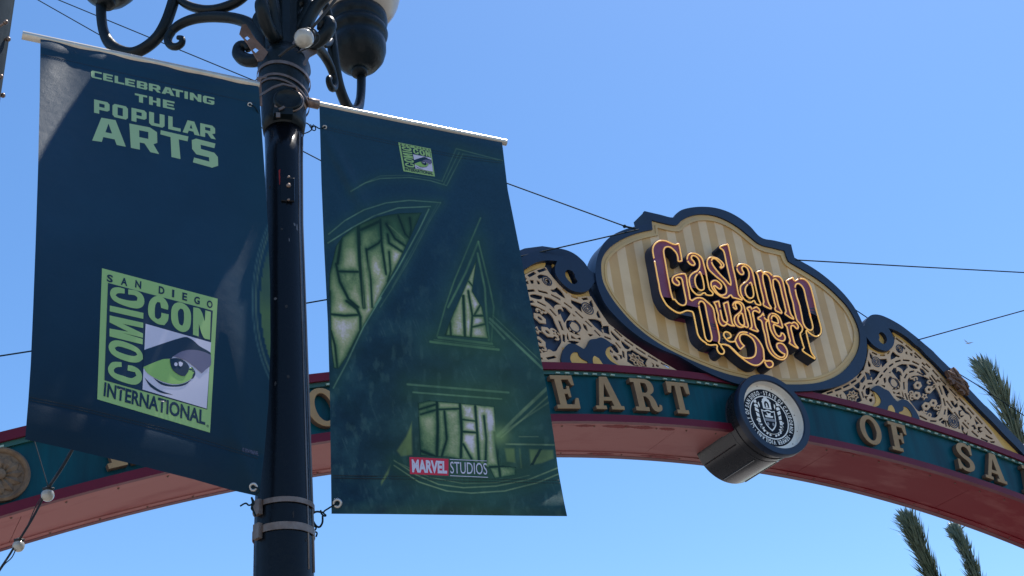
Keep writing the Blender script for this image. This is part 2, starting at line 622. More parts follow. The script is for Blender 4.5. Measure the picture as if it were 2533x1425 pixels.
# pale clips in a row under the top flange
clip_me = mesh_from(*box((0, 0, 0), .052, .02, .016))
clip_me.materials.append(M['clip'])
for x in np.arange(-8.7, 5.8, .118):
    if abs(x) < .5 or random.random() < .12: continue
    th = math.asin(x / 20.5)
    o = link("light_clip", clip_me, None, arch, loc=(XC + (R_TB - .034) * math.sin(th), 9.99, ZC + (R_TB - .034) * math.cos(th)))
    o.rotation_euler = (0, th, random.uniform(-.1, .1))
# columns that carry the arch at either kerb
for s in (-1, 1):
    cx = XC + s * 10.1
    v, f = [], []
    for z, w in ((0, .62), (.5, .62), (.5, .5), (3.9, .44), (3.9, .52), (4.75, .52)):
        for dx, dy in ((-1, -1), (1, -1), (1, 1), (-1, 1)):
            v.append((cx + dx * w / 2, 10.46 + dy * w / 2 * .95, z))
    for i in range(5):
        for k in range(4):
            f.append((i * 4 + k, i * 4 + (k + 1) % 4, i * 4 + 4 + (k + 1) % 4, i * 4 + 4 + k))
    f += [(3, 2, 1, 0), (20, 21, 22, 23)]
    add("column", (v, f), M['teal'], arch)

# ------------------------------------------------------------------ slab letters on the band
def ell(cx, cy, rx, ry, n=28):
    return [(cx + rx * math.cos(2 * math.pi * i / n), cy + ry * math.sin(2 * math.pi * i / n)) for i in range(n)]
SLAB = {
 'E': (.76, [[(0,0),(.74,0),(.76,.32),(.66,.32),(.58,.13),(.34,.13),(.34,.44),(.44,.44),(.46,.34),(.54,.34),(.54,.68),(.46,.68),(.44,.58),(.34,.58),(.34,.87),(.56,.87),(.63,.70),(.72,.70),(.71,1),(0,1),(0,.88),(.12,.88),(.12,.12),(0,.12)]]),
 'A': (.95, [[(0,0),(.36,0),(.36,.11),(.27,.11),(.31,.26),(.58,.26),(.62,.11),(.52,.11),(.52,0),(.95,0),(.95,.11),(.86,.11),(.60,1),(.34,1),(.12,.11),(0,.11)],[(.345,.38),(.55,.38),(.45,.78)]]),
 'R': (.92, [[(0,0),(.46,0),(.46,.12),(.34,.12),(.34,.45),(.42,.45),(.52,.36),(.56,.14),(.64,.02),(.78,0),(.90,.06),(.92,.2),(.84,.22),(.82,.14),(.77,.14),(.74,.3),(.66,.46),(.58,.51),(.72,.60),(.77,.74),(.72,.90),(.58,.99),(.42,1),(0,1),(0,.88),(.12,.88),(.12,.12),(0,.12)],[(.34,.57),(.46,.57),(.54,.64),(.55,.75),(.52,.85),(.44,.88),(.34,.88)]]),
 'T': (.82, [[(.2,0),(.62,0),(.62,.12),(.51,.12),(.51,.87),(.62,.87),(.68,.64),(.80,.64),(.80,1),(.02,1),(.02,.64),(.14,.64),(.2,.87),(.31,.87),(.31,.12),(.2,.12)]]),
 'O': (.86, [ell(.43,.5,.43,.51), ell(.43,.5,.22,.37)]),
 'F': (.73, [[(0,0),(.46,0),(.46,.12),(.34,.12),(.34,.43),(.44,.43),(.47,.32),(.55,.32),(.55,.68),(.47,.68),(.44,.57),(.34,.57),(.34,.87),(.56,.87),(.63,.66),(.73,.66),(.72,1),(0,1),(0,.88),(.12,.88),(.12,.12),(0,.12)]]),
 'S': (.71, [[(.0,.0),(.09,.0),(.13,.07),(.24,.0),(.42,-.01),(.6,.06),(.71,.2),(.69,.38),(.56,.5),(.34,.6),(.24,.68),(.24,.8),(.34,.88),(.48,.86),(.57,.74),(.59,.64),(.68,.64),(.68,1.0),(.6,1.0),(.56,.94),(.44,1.01),(.27,1.0),(.1,.92),(.02,.76),(.06,.6),(.2,.48),(.42,.38),(.5,.3),(.49,.18),(.38,.11),(.25,.13),(.14,.24),(.1,.36),(.0,.36)]]),
 'H': (.94, [[(0,0),(.42,0),(.42,.12),(.32,.12),(.32,.43),(.62,.43),(.62,.12),(.52,.12),(.52,0),(.94,0),(.94,.12),(.84,.12),(.84,.88),(.94,.88),(.94,1),(.52,1),(.52,.88),(.62,.88),(.62,.57),(.32,.57),(.32,.88),(.42,.88),(.42,1),(0,1),(0,.88),(.1,.88),(.1,.12),(0,.12)]]),
 'I': (.44, [[(0,0),(.44,0),(.44,.12),(.33,.12),(.33,.88),(.44,.88),(.44,1),(0,1),(0,.88),(.11,.88),(.11,.12),(0,.12)]]),
 'C': (.80, [[(.78,.33),(.68,.33),(.6,.17),(.45,.12),(.32,.19),(.24,.36),(.23,.62),(.3,.8),(.43,.89),(.56,.84),(.65,.66),(.74,.66),(.74,1),(.66,1),(.62,.95),(.5,1.01),(.34,1.0),(.15,.88),(.03,.66),(.02,.38),(.12,.14),(.3,.01),(.5,-.01),(.68,.09)]]),
 'N': (.95, [[(0,0),(.36,0),(.36,.12),(.25,.12),(.25,.66),(.66,0),(.84,0),(.84,.88),(.95,.88),(.95,1),(.59,1),(.59,.88),(.70,.88),(.70,.42),(.32,1),(0,1),(0,.88),(.11,.88),(.11,.12),(0,.12)]]),
 'D': (.86, [[(0,0),(.5,0),(.72,.12),(.84,.35),(.84,.66),(.7,.9),(.5,1),(0,1),(0,.88),(.12,.88),(.12,.12),(0,.12)],[(.34,.13),(.46,.13),(.56,.22),(.61,.38),(.61,.64),(.55,.8),(.46,.87),(.34,.87)]]),
 'G': (.88, [[(.72,0),(.72,.4),(.84,.4),(.84,.5),(.42,.5),(.42,.4),(.52,.4),(.52,.16),(.42,.12),(.3,.2),(.23,.4),(.24,.66),(.32,.84),(.44,.89),(.57,.82),(.64,.66),(.73,.66),(.73,1),(.65,1),(.61,.95),(.48,1.01),(.3,.98),(.12,.84),(.02,.6),(.04,.3),(.16,.08),(.34,-.01),(.5,.0),(.62,.07),(.66,0)]]),
}
CAP = .395
def slab_letter(ch, xmid):
    w, loops = SLAB[ch]
    th = math.asin(xmid / (R_BT + .2))
    r0 = R_BT + .058
    s, c = math.sin(th), math.cos(th)
    out = []
    L2 = [smooth_loop(L, 3) for L in loops] if ch in 'SRCGD' else loops
    v, f = fill2d([[((x - w / 2) * CAP * 1.0, y * CAP) for x, y in L] for L in L2], .07)
    V = [(XC + r0 * s + q[0] * c + q[1] * s, 9.957 - q[2] + .035, ZC + r0 * c - q[0] * s + q[1] * c) for q in v]
    me = fix(mesh_from(V, f))
    me.materials.append(M['letter'])
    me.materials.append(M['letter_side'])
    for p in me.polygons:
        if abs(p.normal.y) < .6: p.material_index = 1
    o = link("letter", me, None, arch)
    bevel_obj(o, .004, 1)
    return o
def band_x(px, py):
    return on_y((px, py), 9.955)[0][0] - XC
known = [('E', (1405, 1003)), ('A', (1508, 1006)), ('R', (1606, 1014)), ('T', (1690, 1020)), ('O', (2162, 1093)), ('F', (2233, 1116)), ('S', (2396, 1160)), ('A', (2472, 1196)), ('O', (806, 1044))]
for ch, p in known:
    slab_letter(ch, band_x(*p))
xE, xA, xO = band_x(1405, 1003), band_x(2472, 1196), band_x(806, 1044)
for ch, x in (('H', xE - .60), ('R', xO + .53), ('I', xO + .93), ('C', xO + 1.32), ('T', xO - .52), ('S', xO - 1.02), ('I', xO - 1.40), ('H', xO - 1.82),
              ('N', xA + .68), ('D', xA + 1.65), ('I', xA + 2.10), ('E', xA + 2.50), ('G', xA + 3.02), ('O', xA + 3.55)):
    slab_letter(ch, x)

# carved rosettes on the band beyond the lettering
def rosette(xm):
    th = math.asin(xm / 20.5)
    c0 = np.array([XC + 20.49 * math.sin(th), 0, ZC + 20.49 * math.cos(th)])
    n = 40
    v, f = [], []
    for r, y in ((.235, 10.029), (.235, 9.985), (.215, 9.97), (.195, 9.985), (.185, 10.0), (.03, 10.0), (.0, 10.0)):
        for k in range(n):
            a = 2 * math.pi * k / n
            v.append((c0[0] + r * math.cos(a), y, c0[2] + r * math.sin(a)))
    for i in range(6):
        for k in range(n):
            f.append((i * n + k, i * n + (k + 1) % n, i * n + n + (k + 1) % n, i * n + n + k))
    root = add("rosette", (v, f), M['rosette'], arch)
    for k in range(12):
        a0 = 2 * math.pi * k / 12
        pv, pf = [], []
        for i, (rr, w, y) in enumerate(((.05, .012, 9.985), (.09, .03, 9.97), (.13, .034, 9.972), (.165, .018, 9.984), (.178, .004, 9.998))):
            bend = .25 * (rr - .05)
            for sgn in (-1, 0, 1):
                a = a0 + bend * 6
                x, z = rr * math.cos(a) - sgn * w * math.sin(a), rr * math.sin(a) + sgn * w * math.cos(a)
                pv.append((c0[0] + x, y + (0 if sgn == 0 else .016), c0[2] + z))
        for i in range(4):
            for j in range(2):
                pf.append((i * 3 + j, i * 3 + j + 1, i * 3 + 4 + j, i * 3 + 3 + j))
        link("petal", fix(mesh_from(pv, pf)), M['rosette'], root)
    add("boss", ball((c0[0], 9.99, c0[2]), .05, 14, 8, (1, .5, 1)), M['rosette'], root, True)
xr = on_y((-3, 1184), 9.99)[0][0] - XC
rosette(xr)
rosette(-xr)

# ------------------------------------------------------------------ flat cut pieces standing in the arch's plane
def plate(name, loops, y, thick, mat, parent, mirror=False, rnd=4, off=0., px=True, hole_off=None, raw=None):
    """outlines (photograph points of the right or middle part) cut from sheet; front face at y"""
    L2 = []
    for i, L in enumerate(loops):
        if px:
            W = on_y(L, y)
            q = [(w[0] - XC, w[2]) for w in W]
        else:
            q = L
        if rnd: q = smooth_loop(q, rnd)
        if off: q = offset_loop(q, off if i == 0 else -(hole_off if hole_off is not None else off))
        L2.append(q)
    v, f = fill2d(L2, thick)
    s = -1 if mirror else 1
    V = [(XC + s * p[0], y + thick / 2 - p[2], p[1]) for p in v]
    me = fix(mesh_from(V, f))
    return link(name, me, mat, parent)

# striped oval sign panel -------------------------------------------------
S2 = crop(1460, 500, 3.097)
sign_outer = S2([(415,68),(540,97),(635,118),(655,92),(700,60),(770,42),(860,35),(960,44),(1060,75),(1150,125),(1230,190),(1285,252),(1330,280),(1400,292),(1470,308),(1540,325),(1550,370),(1565,425),(1620,455),(1700,500),(1780,555),(1870,630),(1950,710),(2020,800),(2070,890),(2105,985),(2120,1080),(2115,1180),(2085,1270),(2030,1340),(1940,1395),(1840,1425),(1700,1445),(1540,1450),(1370,1440),(1200,1410),(1030,1360),(850,1280),(681,1183),(551,1130),(403,1050),(291,966),(183,864),(108,768),(56,641),(40,540),(50,440),(85,345),(150,268),(250,215),(370,180),(440,165)])
sign_inner = S2([(470,137),(560,160),(660,176),(700,140),(770,105),(850,92),(950,102),(1050,140),(1140,195),(1220,260),(1300,322),(1400,350),(1490,372),(1510,430),(1525,455),(1600,500),(1700,560),(1800,630),(1900,720),(1980,810),(2040,920),(2065,1010),(2060,1110),(2020,1200),(1950,1285),(1870,1340),(1760,1380),(1640,1395),(1500,1395),(1350,1380),(1170,1345),(1030,1310),(880,1255),(740,1195),(590,1120),(450,1030),(330,930),(230,820),(150,710),(100,610),(85,520),(90,440),(130,370),(200,310),(290,262),(390,228),(478,210)])
YS = 9.935                      # front of the sign's raised border
W_in = [(w[0] - XC, w[2]) for w in on_y(sign_inner, YS)]
sign = plate("sign_panel", [sign_outer], YS + .04, .26, M['navy'], arch, off=-.004)
plate("border", [sign_outer, sign_inner], YS, .0395, M['navy'], sign)
cc = np.mean(np.array(W_in), 0)
W_mid = offset_loop(smooth_loop(W_in, 3), -.055)
W_face = offset_loop(smooth_loop(W_in, 3), -.085)
plate("moulding", [offset_loop(smooth_loop(W_in, 3), .004), W_mid], YS + .022, .0175, M['cream'], sign, px=False, rnd=0)
plate("moulding", [W_mid, W_face], YS + .012, .0275, M['cream'], sign, px=False, rnd=0)
plate("striped_face", [offset_loop(W_face, .006)], YS + .030, .0095, M['stripes'], sign, px=False, rnd=0)

# neon lettering ----------------------------------------------------------
GA, GB, GC, GD, GE, G3 = crop(1600,590,8.908), crop(1800,640,8.908), crop(1690,730,11.878), crop(1860,760,10.178), crop(1740,800,10.964), crop(1580,580,4.1917)
GQ = (GA([(700,110),(660,130),(600,130),(520,100),(430,60),(340,45),(250,65),(180,120),(140,190),(130,270),(145,370),(170,500),(205,680),(235,850),(265,1000),(290,1150),(330,1280),(400,1410)])
      + G3([(300,742),(370,795),(420,815),(455,805),(500,790),(555,800)]) + GC([(300,550),(335,700),(370,880),(400,1020),(430,1150),(490,1260),(580,1350),(680,1415)])
      + GE([(80,560),(180,590),(300,580),(355,585),(375,620),(365,680),(400,770),(450,820),(510,835),(555,800),(560,740),(520,680),(485,630),(470,590),(440,560),(410,520),(430,450),(430,350),(400,200),(360,20)])
      + GC([(1030,1050),(980,850),(935,680),(910,520),(880,400),(820,310),(720,220),(620,130),(540,90),(430,80),(340,110),(260,165)])
      + GA([(950,1340),(920,1150),(890,1000),(870,850),(840,780),(760,780),(660,800),(590,840),(560,900),(580,970),(640,1020),(690,1030),(715,1000),(700,950),(650,900),(645,865),(690,855),(750,865),(780,920),(800,1030),(830,1180),(860,1330),(868,1400)])
      + G3([(480,728),(450,735),(410,715),(372,672)]) + GA([(580,1350),(540,1230),(510,1100),(490,980),(460,830),(430,650),(400,480),(375,350),(370,260),(400,200),(460,180),(530,200),(600,260),(650,320),(680,400),(690,490),(710,505),(770,490),(765,430),(740,290),(720,180)]))
GQ_hole = GC([(520,180),(460,230),(460,320),(490,470),(520,600),(550,740),(580,900),(610,1060),(640,1220),(690,1320),(770,1360),(830,1320),(840,1240),(820,1120),(790,990),(750,820),(710,640),(670,430),(640,290),(590,210)])
a1 = GA([(1060,560),(1030,590),(980,580),(920,530),(890,460),(900,390),(940,340),(1010,325),(1090,340),(1170,390),(1220,450),(1250,550),(1275,650),(1300,750),(1320,860),(1345,980),(1380,1120),(1430,1170),(1460,1210),(1440,1250),(1320,1245),(1280,1200),(1240,1205),(1180,1245),(1110,1240),(1040,1190),(980,1110),(945,1000),(935,900),(960,820),(1020,760),(1100,720),(1150,660),(1165,590),(1155,500),(1120,430),(1070,390),(1010,375),(980,410),(990,460),(1030,500)])
a1h = GA([(1180,740),(1110,790),(1065,860),(1060,940),(1080,1030),(1120,1100),(1180,1140),(1240,1130),(1260,1090),(1245,960),(1220,850),(1190,770)])
sl = GA([(1630,655),(1615,635),(1640,600),(1625,560),(1570,500),(1510,450),(1450,445),(1425,490),(1440,560),(1490,640),(1560,730),(1650,830),(1740,920),(1800,990),(1850,1030),(1850,960),(1825,850),(1800,750),(1770,620),(1740,480),(1710,330),(1680,260),(1610,205),(1610,185),(1680,155),(1780,125),(1795,160),(1830,300),(1870,500),(1900,660),(1925,760),(1960,920),(1990,1080),(2020,1230),(2060,1290),(2100,1330),(2090,1355),(1990,1325),(1890,1300),(1860,1250),(1830,1250),(1780,1295),(1710,1305),(1620,1270),(1530,1210),(1460,1130),(1420,1040),(1420,970),(1470,930),(1530,930),(1590,970),(1640,1030),(1635,1090),(1600,1110),(1550,1080),(1500,1040),(1470,1050),(1490,1100),(1540,1180),(1610,1240),(1690,1245),(1750,1200),(1750,1100),(1710,1010),(1640,930),(1540,850),(1440,760),(1360,670),(1330,560),(1340,470),(1390,420),(1460,415),(1550,440),(1620,490),(1670,540),(1695,590),(1670,630)])
a2 = GB([(340,340),(290,345),(240,300),(205,220),(220,150),(280,120),(370,125),(450,160),(510,220),(545,300),(570,400),(595,520),(620,640),(650,770),(680,890),(720,980),(730,1020),(680,1020),(620,990),(590,930),(560,930),(520,960),(450,955),(370,900),(310,810),(280,700),(285,610),(330,560),(410,500),(460,430),(470,320),(440,230),(390,175),(340,165),(310,200),(325,260),(350,300)])
a2h = GB([(510,520),(440,570),(390,650),(390,740),(430,830),(490,870),(550,850),(570,800),(560,690),(530,570)])
mm = GB([(625,300),(740,260),(775,310),(840,295),(910,310),(960,350),(1000,395),(1080,390),(1150,410),(1200,470),(1230,570),(1270,750),(1310,920),(1350,1080),(1390,1220),(1450,1310),(1450,1330),(1380,1300),(1270,1225),(1265,1200),(1285,1160),(1270,1090),(1240,950),(1200,800),(1160,620),(1120,510),(1060,450),(1005,460),(1000,520),(1010,620),(1060,780),(1090,920),(1130,1060),(1190,1180),(1180,1205),(1060,1150),(1040,1100),(1055,1060),(1040,1000),(1000,830),(960,640),(930,480),(890,380),(830,335),(780,340),(770,400),(790,540),(830,700),(870,880),(910,1000),(960,1080),(950,1105),(880,1080),(790,1030),(785,990),(795,950),(770,820),(730,660),(690,470),(660,360)])
pp = (GB([(1290,490),(1440,415),(1450,460),(1490,495),(1540,460),(1610,440),(1690,455),(1760,510),(1820,610),(1860,740),(1900,900),(1940,1080),(1990,1270)])
      + GD([(1600,10),(1650,180),(1700,370),(1740,530),(1740,630),(1690,710),(1620,735),(1540,710),(1450,650),(1380,575),(1365,610),(1390,740),(1430,900),(1470,1050),(1510,1160),(1590,1270),(1580,1300),(1450,1220),(1290,1110),(1275,1070),(1310,1020),(1290,960),(1250,820),(1215,670),(1260,600),(1270,520),(1220,430),(1140,340),(1100,220),(1060,50)])
      + GB([(1440,980),(1410,880),(1370,740),(1340,600),(1295,520)]))
pph = GB([(1540,545),(1490,590),(1490,680),(1520,830),(1560,950),(1590,1050)]) + GD([(1215,30),(1250,200),(1290,400),(1350,510),(1430,570),(1490,575),(1530,530),(1520,420),(1480,280),(1440,130)]) + GB([(1830,1300),(1780,1100),(1730,900),(1690,720),(1660,640),(1600,570)])
uu = GC([(900,215),(1040,180),(1060,280),(1090,440),(1120,580),(1150,700),(1190,770),(1260,810),(1300,770),(1290,680),(1260,560),(1220,400),(1185,250),(1310,200),(1330,300),(1360,460),(1400,650),(1440,830),(1480,885),(1510,905),(1400,895),(1340,870),(1280,840),(1240,880),(1180,905),(1110,870),(1060,790),(1035,680),(1030,580),(990,450),(950,300)])
a3 = GC([(1570,400),(1530,415),(1490,380),(1460,310),(1480,240),(1540,195),(1620,190),(1700,220),(1770,300),(1810,430),(1830,560),(1870,740),(1910,910),(1870,950),(1800,920),(1740,940),(1650,940),(1570,890),(1520,810),(1500,710),(1530,620),(1600,560),(1670,500),(1710,430),(1710,340),(1670,270),(1600,230),(1540,240),(1530,290),(1550,340)])
a3h = GC([(1720,530),(1650,580),(1610,660),(1620,760),(1670,850),(1740,890),(1785,880),(1795,820),(1770,680),(1745,570)])
r1 = GB([(430,1085),(500,1060),(540,1120),(590,1080),(640,1065),(690,1110),(710,1160),(690,1190),(640,1160),(580,1150),(550,1190),(560,1290)]) + GD([(20,130),(50,300),(80,450),(110,530),(155,590),(140,610),(60,590)]) + GC([(1950,985),(2010,950),(2005,800),(1970,620),(1930,480),(1880,400)])
tt = GD([(155,265),(220,230),(280,150),(295,200),(320,280),(360,315),(410,320),(410,345),(370,360),(350,400),(365,520),(400,680),(430,840),(470,980),(530,1110),(620,1210),(730,1265),(810,1240),(830,1180),(760,1150),(680,1080),(630,1000),(630,930),(700,905),(780,930),(850,1010),(890,1110),(880,1220),(820,1300),(740,1320),(620,1280),(500,1190),(410,1060),(360,900),(330,720),(280,530),(250,380),(220,330),(160,300)])
ee = GD([(412,280),(425,220),(465,170),(530,160),(620,190),(690,260),(740,380),(770,500),(750,525),(670,480),(550,430),(540,480),(570,590),(610,680),(670,740),(720,720),(740,650),(790,670),(830,740),(820,820),(770,850),(680,830),(590,770),(520,670),(470,560),(440,430),(430,370)])
eeh = GD([(500,360),(490,280),(510,225),(570,220),(630,270),(665,370),(650,410),(600,400),(540,380)])
r2 = GD([(825,435),(950,390),(990,410),(1060,380),(1130,420),(1165,490),(1150,540),(1110,530),(1050,470),(990,470),(980,530),(1010,660),(1040,790),(1080,920),(1160,1020),(1150,1030),(1050,980),(940,905),(960,840),(940,760),(910,640),(880,500)])
swash = GE([(860,470),(910,350),(980,260),(1060,235),(1160,245),(1280,290),(1400,360),(1500,470),(1570,580),(1620,700),(1635,830),(1640,960),(1615,1020),(1560,1080),(1480,1130),(1380,1135),(1280,1100),(1150,1020),(1020,920),(900,820),(780,700),(680,610),(600,585),(600,572),(700,615),(800,695),(900,795),(1000,885),(1100,930),(1200,945),(1300,935),(1380,890),(1420,800),(1425,680),(1400,550),(1340,430),(1250,350),(1150,300),(1050,295),(990,340),(980,420),(1010,500),(1060,570),(1105,610),(1000,700),(960,660),(910,580),(880,510)])
curl = GE([(850,488),(780,500),(700,490),(620,430),(560,350),(550,290),(580,240),(640,235),(710,270),(745,330),(720,390),(655,405)])
bead = GE([(1640,990),(1660,1040),(1690,1110),(1740,1180),(1810,1195),(1870,1160),(1885,1090),(1850,1030),(1790,1015),(1700,1020)])
link_line = GE([(440,560),(480,572),(540,570),(620,580)])
YL = YS + .030 - .155           # letters stand proud of the striped face
def neon_letter(name, loops, gap=None):
    o = plate(name, loops, YL, .152, M['navy'], sign, off=.017, hole_off=.017, rnd=3)
    me = o.data
    me.materials.clear()
    me.materials.append(M['navy_dark'])
    me.materials.append(M['purple'])
    for p in me.polygons:
        if p.normal.y < -.7: p.material_index = 1
    parts = []
    for k, L in enumerate(loops):
        W = on_y(L, YL - .018)
        q = smooth_loop([(w[0], w[2]) for w in W], 4)
        n = len(q)
        g = int(n * (gap[k] if gap else .1)) if n else 0
        q = q[g:] + q[:g]
        q = q[: n - 1]                     # a small break where the tube goes back through the face
        parts.append(tube([(x, YL - .018, z) for x, z in q], .0092, 6))
    add("neon_tube", join(parts), M['neon'], o, True)
    return o
for nm, lp in (("neon_letter", [GQ, GQ_hole]), ("neon_letter", [a1, a1h]), ("neon_letter", [sl]), ("neon_letter", [a2, a2h]), ("neon_letter", [mm]),
               ("neon_letter", [pp, pph]), ("neon_letter", [uu]), ("neon_letter", [a3, a3h]), ("neon_letter", [r1]), ("neon_letter", [tt]),
               ("neon_letter", [ee, eeh]), ("neon_letter", [r2]), ("neon_swash", [swash]), ("neon_bead", [bead])):
    neon_letter(nm, lp)
def neon_line(L, thick=.02):
    W = on_y(L, YL - .018)
    q = smooth_loop([(w[0], w[2]) for w in W], 4, closed=False)
    body = tube([(x, YL + .07, z) for x, z in q], .03, 6)
    o = add("neon_curl", body, M['navy_dark'], sign)
    add("neon_tube", tube([(x, YL - .018, z) for x, z in q], .0092, 6), M['neon'], o, True)
neon_line(curl)
neon_line(link_line)

# ------------------------------------------------------------------ cut metal tracery either side of the sign
TA, TB, TC, TD = crop(2120,770,6.477), crop(2220,860,5.9375), crop(2030,900,8.905), crop(2330,850,5.089)
YT = 10.0
def dash(p, q, w):
    """slot from p to q (photograph points)"""
    p, q = np.array(p, float), np.array(q, float)
    d = (q - p) / np.linalg.norm(q - p)
    n = np.array([-d[1], d[0]]) * w / 2
    return [tuple(p + n), tuple(q + n), tuple(q - n), tuple(p - n)]
slots = []
for a, b in (((133,655),(268,612)),((315,595),(460,540)),((495,525),(635,458)),((668,430),(785,355)),((808,315),(892,205))):
    slots.append(dash(*TC([a, b]), 5.0))
for a, b in (((240,655),(322,695)),((370,705),(452,705)),((485,685),(520,640)),((618,428),(738,512)),((778,540),(885,630)),((922,662),(1030,760)),
             ((1100,838),(1175,905)),((1210,940),(1308,1048)),((300,1165),(345,1105)),((360,1068),(410,1008)),((425,980),(485,912)),((512,885),(582,838)),((610,812),(702,785)),((735,780),(845,792)),((885,802),(995,855)),
             ((1040,880),(1150,975)),((1190,1022),(1280,1140)),((760,1075),(800,1000)),((833,978),(918,955)),((960,968),(1075,1028)),((750,1130),(758,1255)),((770,1312),(812,1420)),
             ((170,1162),(250,1155)),((95,1255),(130,1188)),((78,1285),(108,1385)),((1040,822),(1090,870))):
    slots.append(dash(*TA([a, b]), 4.3))
for a, b in (((630,450),(720,550)),((760,592),(870,708)),((900,740),(998,845)),((1030,880),(1125,985)),((1155,1015),(1250,1125)),((1285,1160),(1385,1270)),
             ((500,400),(580,510)),((580,470),(632,505)),((610,560),(660,690)),((675,740),(705,855)),((705,905),(690,985)),((665,1035),(610,1070)),((575,1080),(480,1075)),((435,1060),(325,1000)),
             ((720,780),(805,892)),((835,945),(915,1048)),((955,1095),(1045,1192)),((1090,1225),(1185,1308)),((895,1090),(910,1195)),((705,1070),(720,1160)),((730,1070),(770,1165)),((1225,1330),(1330,1378))):
    slots.append(dash(*TB([a, b]), 4.3))
holes = [TA(L) for L in (
    [(205,670),(245,715),(235,765),(215,740)],[(175,790),(215,850),(215,890),(185,880)],[(360,770),(470,765),(485,810),(405,890),(390,830)],[(580,650),(640,705),(600,745),(545,770),(545,700)],
    [(640,700),(680,720),(670,735),(630,722)],[(130,975),(205,1005),(215,1030),(205,940),(260,935),(360,970),(310,1050),(250,1105),(245,1050),(215,1050),(225,1090),(165,1095),(150,1040)],
    [(560,960),(590,910),(630,910),(635,985),(660,955),(700,975),(720,1040),(690,1010),(695,1130),(640,1060),(590,1000)],
    [(640,885),(720,850),(800,855),(810,900),(770,935),(745,975),(735,940),(690,900)],[(830,855),(900,862),(965,895),(970,918),(900,915),(850,890)],
    [(1010,915),(1060,935),(1110,1005),(1100,1020),(1040,985),(1015,945)],[(430,1075),(455,1065),(465,1120),(445,1150),(435,1120)],[(390,1180),(450,1195),(440,1215)],
    [(505,1090),(530,1045),(560,1060),(530,1100),(520,1150),(510,1130)],[(590,1070),(650,1100),(690,1190),(680,1230),(655,1160),(610,1100)],
    [(575,1250),(600,1215),(620,1250)],[(635,1250),(640,1215),(675,1240)],[(575,1285),(615,1310),(590,1315)],[(640,1320),(680,1295),(690,1330)],[(715,1270),(750,1360),(740,1380)],[(620,1355),(700,1370),(760,1400),(690,1400)],
    [(10,1150),(40,1140),(45,1180),(20,1215),(2,1200)],[(70,1115),(120,1045),(130,1080),(90,1145)],
    [(780,655),(800,650),(805,690),(785,680)],[(850,670),(885,680),(885,715),(865,705)],[(920,705),(965,740),(930,740)],[(650,585),(690,600),(670,620),(700,660),(650,630)],[(640,530),(720,545),(770,590),(765,608),(700,565)],
    [(1160,1050),(1200,1090),(1270,1200),(1250,1205),(1180,1120)],
    [(515,985),(535,970),(535,990)])]
holes += [TB(L) for L in (
    [(660,560),(690,555),(725,600),(760,650),(735,685),(740,730),(715,700),(690,630)],[(780,780),(820,790),(840,850),(880,810),(885,860),(850,880),(810,840)],[(820,700),(890,770),(870,780)],
    [(740,880),(820,975),(750,985),(735,1010)],[(910,850),(960,860),(1010,930),(1050,960),(1090,1020),(1075,1050),(1060,990),(1000,960),(930,880)],[(900,925),(945,920),(915,950),(930,1000),(975,1000),(940,1022),(905,990)],
    [(1130,1040),(1195,1110),(1160,1125)],[(1085,1150),(1130,1135),(1160,1190),(1125,1200),(1120,1165)],[(1185,1165),(1240,1170),(1205,1190),(1225,1225),(1250,1225),(1215,1245),(1185,1205)],
    [(985,1060),(1010,1075),(995,1085)],[(1030,1105),(1050,1115),(1040,1130)],[(945,1140),(975,1180),(965,1225),(1010,1270),(1030,1230),(1025,1280),(985,1270),(945,1195)],
    [(1180,1230),(1195,1240),(1185,1250)],[(1300,1280),(1400,1340),(1380,1345),(1300,1300)],[(1365,1380),(1425,1378),(1425,1395),(1375,1392)],
    [(645,1090),(690,1060),(690,1120),(650,1105)])]
holes += [TC(L) for L in ([(500,610),(600,580),(720,520),(760,560),(830,590),(870,700),(910,800),(830,840),(700,815),(580,780),(575,710)],[(745,480),(850,410),(865,470),(845,535),(800,535)],
    [(340,690),(365,675),(385,710),(365,720)],[(425,690),(450,680),(440,715),(465,745),(440,740)],[(875,380),(965,265),(980,300),(950,370),(890,415)],
    [(1005,545),(1080,525),(1090,570),(1080,650),(1045,685),(1005,660),(995,600)],[(1115,690),(1150,660),(1165,705),(1130,715)],[(975,710),(1035,720),(1010,740),(1020,790),(985,750)],[(1080,770),(1130,770),(1140,810),(1110,840),(1075,815)])]
disc = TB([(152,540),(150,480),(175,440),(230,415),(300,405),(370,415),(450,450),(530,530),(600,640),(640,740),(650,840),(630,930),(585,1010),(540,1030),(470,1010),(390,960),(300,930),(240,860),(170,760),(150,640)])
lattice_out = (TC([(-60,690),(60,640),(300,545),(500,450),(650,370),(800,260),(905,165)]) + TA([(110,940),(150,800),(170,700),(185,605),(270,640),(350,682),(420,690),(480,662),(530,610),(575,530),(600,470),(610,405),(720,468),(850,568),(1000,690),(1160,830),(1300,958)])
               + TB([(480,242),(600,370),(740,520),(880,670),(1000,800),(1130,930),(1260,1070),(1400,1240)]) + TD([(745,1265),(800,1330),(780,1348),(400,1228),(0,1098)]) + TB([(300,1098),(-40,1005)]) + TC([(1200,992),(600,838),(0,702)]))

